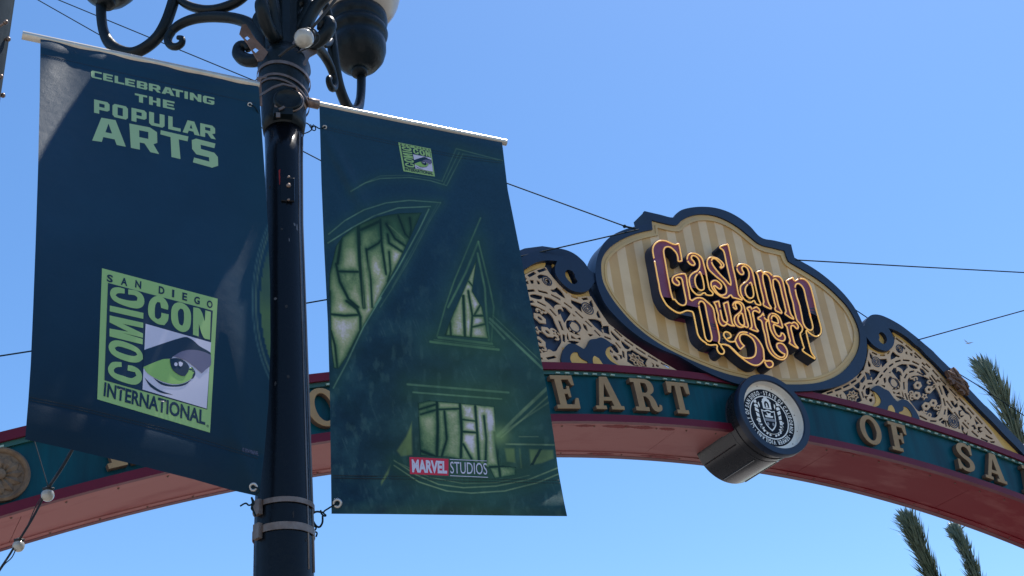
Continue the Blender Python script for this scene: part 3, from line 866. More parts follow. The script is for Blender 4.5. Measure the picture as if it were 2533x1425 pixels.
def hexflower(cx, cy, r, n=6, rot=0.3, ro=.40):
    out, inn = [], []
    for k in range(n * 2):
        a = rot + math.pi * k / n
        rr = r * (1.0 if k % 2 == 0 else .86)
        out.append((cx + rr * math.cos(a), cy + rr * math.sin(a)))
    inn = [(cx + r * ro * math.cos(2 * math.pi * k / 10), cy + r * ro * math.sin(2 * math.pi * k / 10)) for k in range(10)]
    return [out, inn]
def ccurl(cx, cy, r, a0):
    r = r * .82
    o = [(cx + r * math.cos(a0 + t), cy + r * math.sin(a0 + t)) for t in np.linspace(0, 5.0, 16)]
    i = [(cx + r * .45 * math.cos(a0 + t), cy + r * .45 * math.sin(a0 + t)) for t in np.linspace(5.0, 0, 12)]
    return [o + i]
# backing board behind everything: from behind the sign to the outer tip
rim_out = TA([(60,260),(120,225),(140,150),(180,95),(230,60),(300,50),(380,62),(460,92),(560,140),(700,222),(830,318),(960,420),(1100,540),(1230,650)]) + TB([(560,100),(700,230),(880,415),(1050,610),(1150,720),(1300,860)]) + TD([(560,790),(700,930),(850,1090),(960,1200),(1060,1310),(1110,1370)])
rim_in = TD([(1110,1490),(1033,1400),(950,1310),(800,1160),(640,990),(480,830),(300,640)]) + TB([(880,555),(700,380),(560,232),(420,100),(330,2)]) + TA([(950,548),(820,432),(700,350),(600,300),(500,268)])
scroll = TA([(500,268),(545,335),(582,410),(597,480),(582,545),(540,602),(480,632),(400,622),(320,585),(250,532),(200,475),(165,430),(120,380),(70,330)])
eye = TA([(370,335),(420,345),(465,400),(480,460),(460,510),(420,525),(380,500),(350,460),(362,420),(350,370)])
sign_free_back = TC([(-60,690)]) + TC([(300,545),(650,370),(905,165)]) + TA([(60,950),(60,260),(140,150),(230,60),(300,52),(460,95),(700,225),(960,424),(1230,654)]) + TB([(880,420),(1300,866)]) + TD([(700,936),(960,1208),(1105,1375),(1105,1480),(780,1420),(400,1300),(0,1180)]) + TC([(1200,1000),(600,850),(0,740)])
wave = TC([(1110,560),(1200,492),(1280,480),(1380,540),(1500,600),(1560,680),(1620,760),(1690,830),(1770,792),(1850,772)]) + TB([(60,760),(130,770),(190,820),(240,880),(290,960),(325,1040),(325,1110),(100,1050),(-60,1000)]) + TC([(1400,1060),(1150,990),(1130,960),(1230,940),(1290,910),(1330,840),(1320,760),(1250,660),(1160,590)])
wave_eye = TB([(85,860),(130,872),(180,920),(213,985),(213,1030),(100,1000),(30,980),(20,945),(70,930),(90,900)])
from mathutils.geometry import delaunay_2d_cdt
def cut_plate(name, outer, cuts, y, thick, mat, parent, mirror):
    """sheet with any number of (possibly touching) cut-outs"""
    V, Fc = [], []
    for L in [outer] + cuts:
        W = on_y(L, y)
        if area([(w[0], w[2]) for w in W]) < 0: W = W[::-1]
        Fc.append(list(range(len(V), len(V) + len(L))))
        V += [Vector((w[0] - XC, w[2])) for w in W]
    ov, oe, of, _, _, ids = delaunay_2d_cdt(V, [], Fc, 1, 1e-5)
    keep = [t for t, i in zip(of, ids) if 0 in i and len(i) == 1]
    sg = -1 if mirror else 1
    n = len(ov)
    P = [(XC + sg * q[0], y, q[1]) for q in ov] + [(XC + sg * q[0], y + thick, q[1]) for q in ov]
    faces = [tuple(t) for t in keep] + [tuple(i + n for i in reversed(t)) for t in keep]
    cnt = {}
    for t in keep:
        for a, b in zip(t, list(t[1:]) + [t[0]]):
            cnt[(a, b)] = cnt.get((a, b), 0) + 1
    for a, b in cnt:
        if (b, a) not in cnt:
            faces.append((b, a, a + n, b + n))
    me = mesh_from(P, faces)
    bm = bmesh.new(); bm.from_mesh(me)
    bmesh.ops.delete(bm, geom=[q for q in bm.verts if not q.link_faces], context='VERTS')
    bmesh.ops.recalc_face_normals(bm, faces=bm.faces)
    bm.to_mesh(me); bm.free()
    return link(name, me, mat, parent)
def build_side(mirror):
    t = plate("tracery_panel", [sign_free_back], YT + .045, .16, M['navy_dark'], arch, mirror, rnd=0)
    cut_plate("lattice", lattice_out, [smooth_loop(disc, 3)] + slots + [offset_loop(smooth_loop(h, 2), .9) for h in holes], YT, .014, M['lattice'], t, mirror)
    plate("rim", [rim_out + rim_in + scroll, eye], YT - .045, .085, M['navy'], t, mirror, rnd=3)
    # gilded strips behind the rim and in the eyes of the scrolls
    gold_strip = TA([(500,268),(600,296),(700,345),(820,425),(950,540)]) + TB([(420,96),(560,228),(700,372),(880,548)]) + TD([(300,632),(480,822),(640,982),(800,1152),(950,1302),(1040,1400),(1000,1420),(780,1330),(720,1240)]) + TB([(1400,1240),(1260,1070),(1130,930),(1000,800),(880,670),(740,520),(600,370),(480,242)]) + TA([(1300,958),(1160,830),(1000,690),(850,568),(720,468),(610,405),(575,340)])
    plate("gilt_strip", [gold_strip], YT + .012, .03, M['gold'], t, mirror, rnd=2, off=.006)
    plate("gilt_strip", [TA([(165,430),(200,475),(250,532),(320,585),(400,622),(480,632),(540,602),(530,625),(480,672),(420,698),(350,690),(270,648),(185,612)])], YT + .012, .03, M['gold'], t, mirror, rnd=2, off=.008)
    plate("gilt_eye", [TA([(340,320),(490,320),(500,540),(340,540)])], YT + .012, .03, M['gold'], t, mirror, rnd=0)
    plate("gilt_eye", [TC([(1155,580),(1250,650),(1330,760),(1345,850),(1300,925),(1230,955),(1120,960),(1210,860),(1225,760)])], YT - .018, .016, M['gold'], t, mirror, rnd=2)
    plate("gilt_eye", [TC([(1480,1010),(1500,930),(1560,905),(1600,950),(1640,1050),(1620,1100),(1450,1060)])], YT - .0315, .003, M['gold'], t, mirror, rnd=2)
    plate("scroll_wave", [wave, wave_eye], YT - .028, .026, M['navy'], t, mirror, rnd=3)
    plate("gilt_eye", [TB([(10,850),(220,850),(230,1060),(10,1010)])], YT - .018, .016, M['gold'], t, mirror, rnd=0)
    # little flowers, stars and curls inside the round opening
    for x, y, r, ro in ((300,552,62,.38),(465,615,60,.36),(285,702,62,.36),(425,858,64,.36),(530,812,60,.36)):
        plate("flower", [TB(L) for L in hexflower(x, y, r, 6, .2, ro)], YT + .002, .016, M['lattice'], t, mirror, rnd=0)
    star = [(400 + (52 if k % 2 == 0 else 26) * math.cos(k * math.pi / 5 + .4), 715 + (52 if k % 2 == 0 else 26) * math.sin(k * math.pi / 5 + .4)) for k in range(10)]
    sh = [(400 + (26 if k % 2 == 0 else 13) * math.cos(k * math.pi / 5 + .4), 715 + (26 if k % 2 == 0 else 13) * math.sin(k * math.pi / 5 + .4)) for k in range(10)]
    plate("star", [TB(star), TB(sh)], YT + .002, .016, M['lattice'], t, mirror, rnd=0)
    for x, y, r, a in ((215,430,42,.5),(268,458,40,2.),(470,505,40,1.),(515,590,40,3.),(545,560,36,4.),(205,665,42,2.5),(215,740,40,1.),(180,690,36,3.),(415,930,44,.8),(470,990,40,2.6),(600,882,46,.3),(640,860,34,2.),(560,880,34,1.),(350,960,40,2.),(610,960,34,0.)):
        plate("curl", [TB(L) for L in ccurl(x, y, r, a)], YT + .004, .014, M['lattice'], t, mirror, rnd=0)
    # eight petalled wire flower
    petals = []
    for k in range(8):
        a = 2 * math.pi * k / 8 + .2
        c, s = math.cos(a), math.sin(a)
        Lp = [(0.12, 0), (.5, .22), (.72, .2), (1.0, 0), (.72, -.2), (.5, -.22)]
        W = on_y(TC([(715 + 125 * (x * c - y * s), 708 + 125 * (x * s + y * c)) for x, y in Lp]), YT)
        sgn = -1 if mirror else 1
        petals.append(tube([(XC + sgn * (w[0] - XC), YT + .01, w[2]) for w in W], .009, 5, closed=True))
    add("wire_flower", join(petals), M['lattice'], t)
    # engraved rings: proud hoops on the tracery
    for (cx, cy), rs in (((308,812), (78, 50, 24)), ((678,605), (60, 34)), ((590,1150), (72,))):
        hoops = []
        for r in rs:
            W = on_y(TA([(cx + r * .82 * math.cos(q) + r * .25 * math.sin(q), cy + r * math.sin(q)) for q in np.linspace(0, 2 * math.pi, 20, endpoint=False)]), YT)
            sgn = -1 if mirror else 1
            hoops.append(tube([(XC + sgn * (w[0] - XC), YT - .001, w[2]) for w in W], .0075, 5, closed=True))
        add("ring", join(hoops), M['navy_dark'], t)
    hoops = []
    for r in (95, 68, 40, 20):
        W = on_y(TB([(822 + r * .72 * math.cos(q) + r * .2 * math.sin(q), 1085 + r * math.sin(q)) for q in np.linspace(0, 2 * math.pi, 20, endpoint=False)]), YT)
        sgn = -1 if mirror else 1
        hoops.append(tube([(XC + sgn * (w[0] - XC), YT - .001, w[2]) for w in W], .0075, 5, closed=True))
    add("ring", join(hoops), M['navy_dark'], t)
    # carved leaf spray on the rim
    leaf = [(725,330),(760,350),(800,365),(812,290),(830,282),(850,320),(872,365),(905,375),(935,395),(945,430),(975,455),(1000,500),(1030,520),(1035,545),(1062,565),(1050,590),(1060,640),(1055,690),(1010,655),(985,690),(960,640),(905,620),(930,600),(880,560),(860,520),(815,535),(800,480),(745,455),(770,420),(735,370)]
    sgn = -1 if mirror else 1
    orn = plate("leaf_ornament", [TB(leaf)], YT - .10, .05, M['ornament'], t, mirror, rnd=0)
    ribs = []
    for a, b in (((740,345),(900,480)),((830,300),(905,470)),((790,420),(1000,540)),((870,380),(980,560)),((850,500),(1040,660)),((960,460),(1040,620)),((900,470),(1030,680))):
        W = on_y(TB([a, ((a[0]+b[0])/2 + 8, (a[1]+b[1])/2 - 8), b]), YT - .10)
        ribs.append(tube([(XC + sgn * (w[0] - XC), YT - .105, w[2]) for w in W], [.012, .026, .010], 6))
    add("leaf_rib", join(ribs), M['ornament'], orn, True)
    # lead finial at the outer tip
    w = on_y((2560, 1130), 10.1)[0]
    add("finial", ball((XC + sgn * (w[0] - XC), 10.12, w[2] + .02), .20, 20, 12), M['finial'], t, True)
build_side(False)
build_side(True)

# ------------------------------------------------------------------ round seal on its drum
ZM = 5.686886 + ZE
YM = 10 - .2779
RM = .5127
drum_c = (XC, ZM)
def ring_y(profile, c, seg=72, closed=False):
    v, f = [], []
    for r, y in profile:
        for k in range(seg):
            a = 2 * math.pi * k / seg
            v.append((c[0] + r * math.cos(a), y, c[1] + r * math.sin(a)))
    n = len(profile)
    for i in range(n - 1 if not closed else n):
        j = (i + 1) % n
        for k in range(seg):
            k2 = (k + 1) % seg
            f.append((i * seg + k, i * seg + k2, j * seg + k2, j * seg + k))
    return v, f
drum = add("medallion_drum", ring_y([(0.001, YM + .2), (.43, YM + .2), (.47, YM + .05), (.47, 10.02), (.475, 10.02), (.475, 10.68), (.47, 10.70), (.001, 10.70)], drum_c), M['tube'], arch, True)
bevel_obj(drum, .002, 1)
m = drum.modifiers.new("split", 'EDGE_SPLIT'); m.split_angle = math.radians(35)
rim = add("rim", ring_y([(.425, YM + .012), (.435, YM), (.505, YM), (RM, YM + .012), (RM, YM + .085), (.472, YM + .085), (.472, YM + .11), (.425, YM + .11)], drum_c, closed=True), M['navy'], drum, True)
m = rim.modifiers.new("split", 'EDGE_SPLIT'); m.split_angle = math.radians(35)
YD = YM + .108
dish = add("dish", ring_y([(.4249, YM + .02), (.4245, YD), (.001, YD + .002)], drum_c), M['white'], drum)
# seal on the dish
def seal_plate(name, loops, mat, dy, parent, rnd=0):
    """outlines in metres about the seal's middle, a thin sheet on the dish"""
    v, f = fill2d([smooth_loop(L, rnd) if rnd else L for L in loops], 0)
    k = 1.0 if mat is M['seal_black'] or name == 'seal_ring' else 1.13
    V = [(XC + p[0] * k, YD - dy, ZM + p[1] * k) for p in v]
    return link(name, mesh_from(V, f), mat, parent)
RS = .362
seal = seal_plate("seal", [ell(0, 0, RS, RS, 64)], M['seal_black'], .002, drum)
seal_plate("seal_ring", [ell(0, 0, .278, .278, 64), ell(0, 0, .264, .264, 64)], M['seal_white'], .004, seal)
def around(txt, r, size, a0, span, inward=False):
    parts = []
    G_ = []
    for ch in txt:
        if ch == ' ': G_.append((None, None, .34)); continue
        v, f = text2d(ch, .03)
        G_.append((v, f, v[:, 0].max() - v[:, 0].min() + .20))
    tot = sum(g[2] for g in G_)
    pos_ = 0
    for v, f, w_ in G_:
        a = a0 - span * (pos_ + w_ / 2) / tot
        pos_ += w_
        if v is None: continue
        k = span * (r + .02) / tot
        w = (v[:, 0].max() + v[:, 0].min()) / 2
        V = []
        for x, y in v:
            lx, ly = (x - w) * k * .95, y * size * 1.05
            rr = r + ly
            V.append((XC + rr * math.cos(a) + lx * math.sin(a), YD - .004, ZM + rr * math.sin(a) - lx * math.cos(a)))
        parts.append((V, f))
    return join(parts)
v, f = around("CITY OF SAN DIEGO \u00b7 STATE OF CALIFORNIA \u00b7 SEMPER VIGILANS \u00b7 ", .290, .070, math.radians(212), 2 * math.pi)
link("seal_lettering", mesh_from(v, f), M['seal_white'], seal)
shield = [(-.088,.085),(-.05,.075),(0,.09),(.05,.075),(.088,.085),(.082,.0),(.07,-.075),(.035,-.125),(0,-.155),(-.035,-.125),(-.07,-.075),(-.082,.0)]
seal_plate("shield", [shield, [(x * .86, y * .86 - .003) for x, y in shield]], M['seal_white'], .004, seal, 3)
seal_plate("shield_band", [[(-.072,-.012),(.072,-.012),(.07,-.042),(-.07,-.042)]], M['seal_grey'], .004, seal)
seal_plate("shield_ship", [[(-.045,.0),(.045,.0),(.055,.022),(.02,.02),(.03,.055),(0,.045),(-.025,.062),(-.018,.02),(-.055,.024)]], M['seal_white'], .004, seal, 2)
for sx in (-.035, .035):
    seal_plate("shield_orb", [ell(sx, -.075, .015, .02, 12)], M['seal_grey'], .004, seal)
tower = [(-.055,.098),(-.055,.165),(-.062,.172),(-.05,.185),(-.045,.205),(-.025,.215),(-.02,.232),(0,.243),(.02,.232),(.025,.215),(.045,.205),(.05,.185),(.062,.172),(.055,.165),(.055,.098)]
arch_hole = [(-.03,.11),(-.03,.155),(-.02,.178),(0,.188),(.02,.178),(.03,.155),(.03,.11)]
seal_plate("bell_tower", [tower, arch_hole], M['seal_white'], .004, seal)
seal_plate("bell", [[(-.018,.115),(-.01,.13),(-.008,.155),(0,.165),(.008,.155),(.01,.13),(.018,.115)]], M['seal_white'], .004, seal)
for s in (-1, 1):
    col = [[(s*.125,-.02),(s*.160,-.02),(s*.158,-.07),(s*.123,-.07)],[(s*.125,.025),(s*.165,.045),(s*.160,-.005),(s*.123,-.01)],[(s*.12,.075),(s*.165,.10),(s*.168,.06),(s*.122,.04)],[(s*.118,.125),(s*.15,.14),(s*.172,.12),(s*.16,.105),(s*.12,.095)],[(s*.13,.15),(s*.165,.15),(s*.16,.185),(s*.145,.195),(s*.128,.18)],
           [(s*.11,-.085),(s*.165,-.085),(s*.15,-.105),(s*.12,-.105)],[(s*.09,-.12),(s*.15,-.115),(s*.135,-.14),(s*.11,-.15)],[(s*.10,.10),(s*.115,.15),(s*.10,.17),(s*.092,.13)]]
    for L in col:
        seal_plate("pillar_piece", [L], M['seal_white'], .004, seal)
    for t in np.linspace(.2, 1.35, 6):
        cx, cy = s * .165 * math.cos(-t), .0 - .2 * math.sin(t) - .005
        seal_plate("leaf", [[(cx - .016, cy - .004), (cx + s * .004, cy + .014), (cx + .018, cy + .002), (cx, cy - .014)]], M['seal_white'], .004, seal)
rr = []
W = [(XC + .150 * math.sin(t), YD - .004, ZM - .075 - .135 * math.cos(t)) for t in np.linspace(-1.0, 1.0, 20)]
add("ribbon", tube(W, .0035, 4), M['seal_white'], seal)
# bolts round the dish and a sheet seam on the drum
for k in range(12):
    a = 2 * math.pi * k / 12 + .2
    add("bolt", ball((XC + .402 * math.cos(a), YD - .002, ZM + .402 * math.sin(a)), .006, 8, 5), M['rusty'], drum)
add("band", ring_y([(.4705, 10.03 - .1), (.479, 10.03 - .1), (.479, 10.03 - .085), (.4705, 10.03 - .085)], drum_c, closed=True), M['tube'], drum)
for a in (-1.9, -1.2, -2.5):
    add("seam", box((XC + .4755 * math.cos(a), 10.36, ZM + .4755 * math.sin(a)), .012, .60, .012), M['tube'], drum)

# ================================================================== street lamp carrying the banners
_a = rays((702, 1425))[0]
_a = _a / math.hypot(_a[0], _a[1]) * 4.0
AX = np.array([_a[0], _a[1]])                    # the lamp's axis on the ground
def rod_dir(p, q):
    n = np.cross(rays(p)[0], rays(q)[0])
    d = np.cross(n, [0, 0, 1.0])
    d /= np.linalg.norm(d)
    return d if d[0] > 0 else -d
DL, DR = rod_dir((55, 88), (640, 215)), rod_dir((757, 252), (1250, 353))
def on_upright(p, d, off):
    """photograph points -> world, on the upright plane through the lamp's axis along d, moved off towards the street side"""
    n = np.array([d[1], -d[0], 0.0])
    o = np.array([AX[0], AX[1], 0]) + n * off
    r = rays(p)
    return EYE + r * ((n @ (o - EYE * [1, 1, 0])) / (r @ n))[:, None]
def z_at(py, off=0.):
    return float(on_upright((702, py), np.array([1.0, 0, 0]), off)[0][2])
def rad(halfpx, py):
    w = on_upright((702, py), np.array([1.0, 0, 0]), 0)[0]
    return halfpx / F_PX * float((w - EYE) @ FWD)

lamp = empty("street_lamp", (AX[0], AX[1], 0), "black cast iron street lamp with scrolled arms and globes between the two banners", "street lamp")
prof = [(.30, 0), (.30, .12), (.26, .16), (.24, .55), (.17, .65), (.15, .85), (rad(80, 1425) , 1.4), (rad(74.5, 1425), z_at(1425)), (rad(72, 1300), z_at(1300)), (rad(58, 900), z_at(900)), (rad(46, 560), z_at(560)), (rad(45, 400), z_at(400)), (rad(47, 330), z_at(330))]
add("pole", lathe(prof, AX, 48), M['pole'], lamp, True)
zc0 = z_at(330)
collar = [(rad(50, 330), zc0), (rad(54, 300), z_at(305)), (rad(56, 260), z_at(262)), (rad(60, 225), z_at(225)), (rad(63, 200), z_at(200)), (rad(60, 182), z_at(180)), (rad(64, 172), z_at(168)), (rad(62, 160), z_at(158)), (rad(52, 148), z_at(146)), (rad(46, 135), z_at(132))]
add("collar", lathe(collar, AX, 48), M['lamp'], lamp, True)
upper = [(rad(46, 135), z_at(133)), (rad(47, 80), z_at(80)), (rad(48, 0), z_at(0)), (rad(50, -100), z_at(-100)), (rad(62, -140), z_at(-140)), (rad(40, -180), z_at(-180)), (.05, 3.86 + 1.6)]
add("shaft", lathe(upper, AX, 16), M['lamp'], lamp, False)
# raised grey strips that paint in the highlight lines down the pole's right side
e_f = -AX / np.linalg.norm(AX)
e_r = np.array([-e_f[1], e_f[0]])
for phi, r in ((math.radians(54), .0032), (math.radians(76), .0050)):
    P = []
    for py, hp in ((1425, 74.5), (1300, 72), (900, 58), (560, 46), (400, 45), (345, 46)):
        R_ = rad(hp, py) + .0005
        q = AX + R_ * (math.sin(phi) * e_r + math.cos(phi) * e_f)
        P.append((q[0], q[1], z_at(py)))
    add("highlight_strip", tube(P, r, 8), M['highlight_strip'], lamp, True)

# scuffs, chips and the remains of a sticker on the post
def on_post(phi, py):
    hp = np.interp(py, [400, 560, 900, 1300, 1425], [45, 46, 58, 72, 74.5])
    R_ = rad(hp, py) + .0007
    q = AX + R_ * (math.sin(phi) * e_r + math.cos(phi) * e_f)
    return (q[0], q[1], z_at(py))
for k in range(16):
    ph, py = random.uniform(-.9, .9), random.uniform(420, 1400)
    w_, h_ = random.uniform(.03, .10), random.uniform(3, 14)
    n_ = 9
    ring_ = [on_post(ph + w_ * math.cos(t) * random.uniform(.5, 1), py + h_ * math.sin(t) * random.uniform(.5, 1)) for t in np.linspace(0, 2 * math.pi, n_, endpoint=False)]
    add("paint_chip", ([on_post(ph, py)] + ring_, [(0, 1 + i, 1 + (i + 1) % n_) for i in range(n_)]), M['chip'] if k % 3 else M['highlight_strip'], lamp, weld=False)
lab = [on_post(-.28 + .01 * i, y) for i, y in enumerate((448, 452, 462, 470, 478, 484))] + [on_post(-.20 + .012 * (i % 3), y) for i, y in enumerate((484, 476, 466, 458, 452, 446))]
add("sticker_remains", (lab, [(i, i + 1, 10 - i, 11 - i) for i in range(5)]), M['soffit_red'], lamp, weld=False)

# ---- four arms at right angles, traced on the left one
arm_az = [math.radians(a) for a in (135.5, 46.5, -44.0, -133.5)]
DA = np.array([math.cos(arm_az[0]), math.sin(arm_az[0]), 0.0])
arm_strokes = [([(250,12),(251,45),(257,80),(272,108),(298,126),(328,131),(360,118),(390,92),(410,58),(424,20),(436,-20),(452,-62),(478,-92),(515,-104)], [13]*3 + [15]*8 + [13, 11, 9]),
               ([(418,84),(440,64),(470,50),(505,43),(545,42),(585,47),(618,60),(640,82),(655,112),(662,140)], [10, 12, 13, 14, 15, 15, 16, 17, 19, 20]),
               ([(425,78),(416,94),(419,110),(434,116),(449,108),(450,96),(440,93)], [11, 11, 10, 10, 9, 8, 6]),
               ([(434,-12),(456,8),(484,20),(520,25),(556,18),(590,2),(618,-26),(640,-60)], [10, 11, 12, 13, 13, 13, 14, 16]),
               ([(655,140),(628,150),(603,146),(590,132),(594,116),(608,113),(614,124)], [16, 18, 18, 17, 15, 12, 8]),
               ([(668,100),(650,76),(638,54),(645,38),(660,36),(668,48)], [18, 17, 16, 14, 11, 8])]
def rz(px, py):
    w = on_upright((px, py), DA, 0)[0]
    return (w[0] - AX[0]) * DA[0] + (w[1] - AX[1]) * DA[1], w[2], float((w - EYE) @ FWD) / F_PX
def place(r, z, az, side=0.):
    return (AX[0] + r * math.cos(az) - side * math.sin(az), AX[1] + r * math.sin(az) + side * math.cos(az), z)
def flat_tube(path, rads, flat=.62, sides=10):
    v, f = tube(path, rads, sides)
    return v, f
r_cup, z_cup, s_cup = rz(262, 12)
for az in arm_az:
    parts = []
    for L, wd in arm_strokes:
        q = smooth_loop(L, 4, closed=False, sharp=120)
        wq = np.interp(np.linspace(0, 1, len(q)), np.linspace(0, 1, len(wd)), wd)
        pts, rr = [], []
        for (x, y), w in zip(q, wq):
            r_, z_, s_ = rz(x, y)
            pts.append(place(r_, z_, az))
            rr.append(w * s_ * .98)
        parts.append(tube(pts, rr, 10))
    arm = add("arm", join(parts), M['lamp'], lamp, True, weld=False)
    # knob on the scroll and collar under the cup
    cxy = place(r_cup, 0, az)[:2]
    zc = z_cup
    cup = [(.014, zc - .02), (.030, zc - .018), (.031, zc + .005), (.024, zc + .012), (.05, zc + .018), (.078, zc + .038), (.098, zc + .07), (.107, zc + .105), (.108, zc + .14), (.102, zc + .165), (.112, zc + .175), (.118, zc + .195), (.113, zc + .215), (.106, zc + .225), (.112, zc + .235), (.119, zc + .26), (.117, zc + .29), (.108, zc + .30)]
    cup = [(a * 1.34, zc + .02 + (b - zc) * 1.26) for a, b in cup]
    add("lamp_cup", lathe(cup, cxy, 40), M['lamp'], lamp, True)
    gl = [(.12, zc + .39)] + [(.235 * math.sin(t), zc + .40 + .17 - .235 * math.cos(t)) for t in np.linspace(.52, math.pi - .02, 22)]
    add("globe", lathe(gl, cxy, 40), M['globe'], lamp, True)
zt = 3.97 + 1.6
crown = [(.05, zt - .16), (.085, zt - .10), (.10, zt), (.16, zt + .06), (.15, zt + .12), (.10, zt + .18), (.12, zt + .24), (.165, zt + .34), (.175, zt + .42), (.15, zt + .50), (.13, zt + .56), (.05, zt + .575), (.05, zt + .605)]
add("crown", lathe(crown, AX, 32), M['lamp'], lamp, True)
add("globe", lathe([(.05, zt + .60)] + [(.21 * math.sin(t), zt + .78 - .21 * math.cos(t)) for t in np.linspace(.5, math.pi - .02, 22)], AX, 32), M['globe'], lamp, True)

# ---- strap, brackets and bands clamped round the post
def hoop(name, py, hp, h, mat, parent=lamp, tilt=(0, 0), thick=.0025, proud=.002, seg=56):
    zc = z_at(py)
    R_ = rad(hp, py) + proud
    v, f = [], []
    for k in range(seg):
        a = 2 * math.pi * k / seg
        dz = tilt[0] * math.cos(a) + tilt[1] * math.sin(a)
        for r_, z_ in ((R_, -h / 2), (R_ + thick, -h / 2), (R_ + thick, h / 2), (R_, h / 2)):
            v.append((AX[0] + r_ * math.cos(a), AX[1] + r_ * math.sin(a), zc + dz + z_))
    for k in range(seg):
        for j in range(4):
            k2, j2 = (k + 1) % seg, (j + 1) % 4
            f.append((k * 4 + j, k * 4 + j2, k2 * 4 + j2, k2 * 4 + j))
    return add(name, (v, f), mat, parent)
def facing(px, py, off):
    """point on the camera side of the post"""
    return on_upright((px, py), np.array([1.0, 0, 0]), off)[0]
hoop("strap", 200, 63, .016, M['steel'], tilt=(-.02, .0))
hoop("strap", 232, 60, .012, M['steel'], tilt=(-.035, .0))
hoop("strap", 246, 60, .010, M['steel'], tilt=(-.045, .0))
b1 = hoop("band", 1262, 72.5, .018, M['steel'])
b2 = hoop("band", 1326, 73.5, .026, M['steel'])
# worm screw housings on the bands
for py, hp, b in ((1330, 74, b2), (1272, 73, b1)):
    a = math.radians(200)
    R_ = rad(hp, py) + .008
    add("clamp_screw", box((AX[0] + R_ * math.cos(a), AX[1] + R_ * math.sin(a), z_at(py)), .016, .03, .052, (math.cos(a), math.sin(a), 0), (-math.sin(a), math.cos(a), 0)), M['steel'], b)
# dark round casting that carries the rods, with its clip
c = facing(712, 250, .085)
v, f = [], []
seg = 28
view = np.array([-.25, -.93, -.05]); view /= np.linalg.norm(view)
e1 = np.cross(view, [0, 0, 1.0]); e1 /= np.linalg.norm(e1); e2 = np.cross(e1, view)
for r_, d_ in ((.058, -.05), (.058, .012), (.05, .022), (.046, .015), (.002, .02)):
    for k in range(seg):
        a = 2 * math.pi * k / seg
        v.append(c + e1 * r_ * math.cos(a) + e2 * r_ * .9 * math.sin(a) + view * d_)
for i in range(4):
    for k in range(seg):
        f.append((i * seg + k, i * seg + (k + 1) % seg, i * seg + seg + (k + 1) % seg, i * seg + seg + k))
cast = add("rod_casting", (v, f), M['lamp'], lamp, True)
hc = []
for t in np.linspace(-1.3, 2.6, 24):
    hc.append(c + e1 * .061 * math.cos(t + math.pi) + e2 * .055 * math.sin(t + math.pi) + view * .004)
add("hose_clip", tube(hc, .0045, 6), M['steel'], cast, True)
add("bracket_stub", box(facing(700, 283, .09), .075, .05, .03, e1, view, e2), M['lamp'], lamp)
add("clip_tab", box(facing(688, 285, .118), .016, .006, .022, e1, view, e2), M['steel'], lamp)
add("clip_tab", box(facing(697, 268, .122), .026, .006, .010, e1 * .8 - e2 * .6, view, e2 * .8 + e1 * .6), M['steel'], lamp)
# inspection plate with two bolts
pl = add("plate", box(facing(712, 470, .078), .052, .012, .11, e1, view, e2), M['pole'], lamp)
bevel_obj(pl, .004)
for py, r_ in ((438, .006), (459, .010), (494, .006)):
    add("bolt", ball(facing(714, py, .086), r_, 10, 6), M['steel'], pl)
# straight strap pieces beside the collar
def strap_bar(pts, off, w, mat, name):
    P = [facing(x, y, o) for (x, y), o in zip(pts, off)]
    parts = []
    for p, q in zip(P[:-1], P[1:]):
        p, q = np.array(p), np.array(q)
        d = q - p
        L = np.linalg.norm(d); d /= L
        n = np.array([-.2, -.97, 0]); n /= np.linalg.norm(n)
        parts.append(box((p + q) / 2, L, .004, w, d, n, np.cross(d, n)))
    return add(name, join(parts), mat, lamp)
strap_bar([(622,212),(638,192),(660,190)], (.02, .07, .1), .012, M['steel'], "strap_end")
strap_bar([(642,196),(645,262)], (.095, .10), .012, M['rusty'], "strap_end")
strap_bar([(640,238),(676,216),(700,208),(732,216),(757,268)], (.1, .112, .118, .11, .07), .010, M['steel'], "strap_end")
# two slotted steel angles left on the post from earlier fittings
def slotted(pts, holes_, off, mat, name):
    W = [facing(x, y, off) for x, y in pts]
    o0 = W[0]
    ex = np.array([1.0, 0, 0]); ez = np.array([0, 0, 1.0])
    L2 = [[((w - o0) @ ex, (w - o0) @ ez) for w in W]]
    for h in holes_:
        L2.append([((facing(x, y, off) - o0) @ ex, (facing(x, y, off) - o0) @ ez) for x, y in h])
    v, f = fill2d(L2, .005)
    V = [o0 + ex * q[0] + ez * q[1] + np.array([0, -1.0, 0]) * q[2] for q in v]
    return add(name, (V, f), mat, lamp)
slotted([(598,62),(608,60),(630,95),(663,130),(650,150),(638,152),(612,108),(592,84)], [[(604,94),(612,89),(619,95),(611,101)],[(624,124),(632,118),(641,124),(632,132)]], .06, M['rusty'], "slotted_bracket")
slotted([(745,120),(775,100),(785,108),(784,132),(766,142),(757,160),(736,166),(726,150),(735,134)], [[(738,148),(746,142),(750,148),(742,154)]], .085, M['steel'], "slotted_bracket")
slotted([(716,118),(728,98),(732,105),(730,135),(718,148),(714,138)], [], .08, M['steel'], "slotted_bracket")

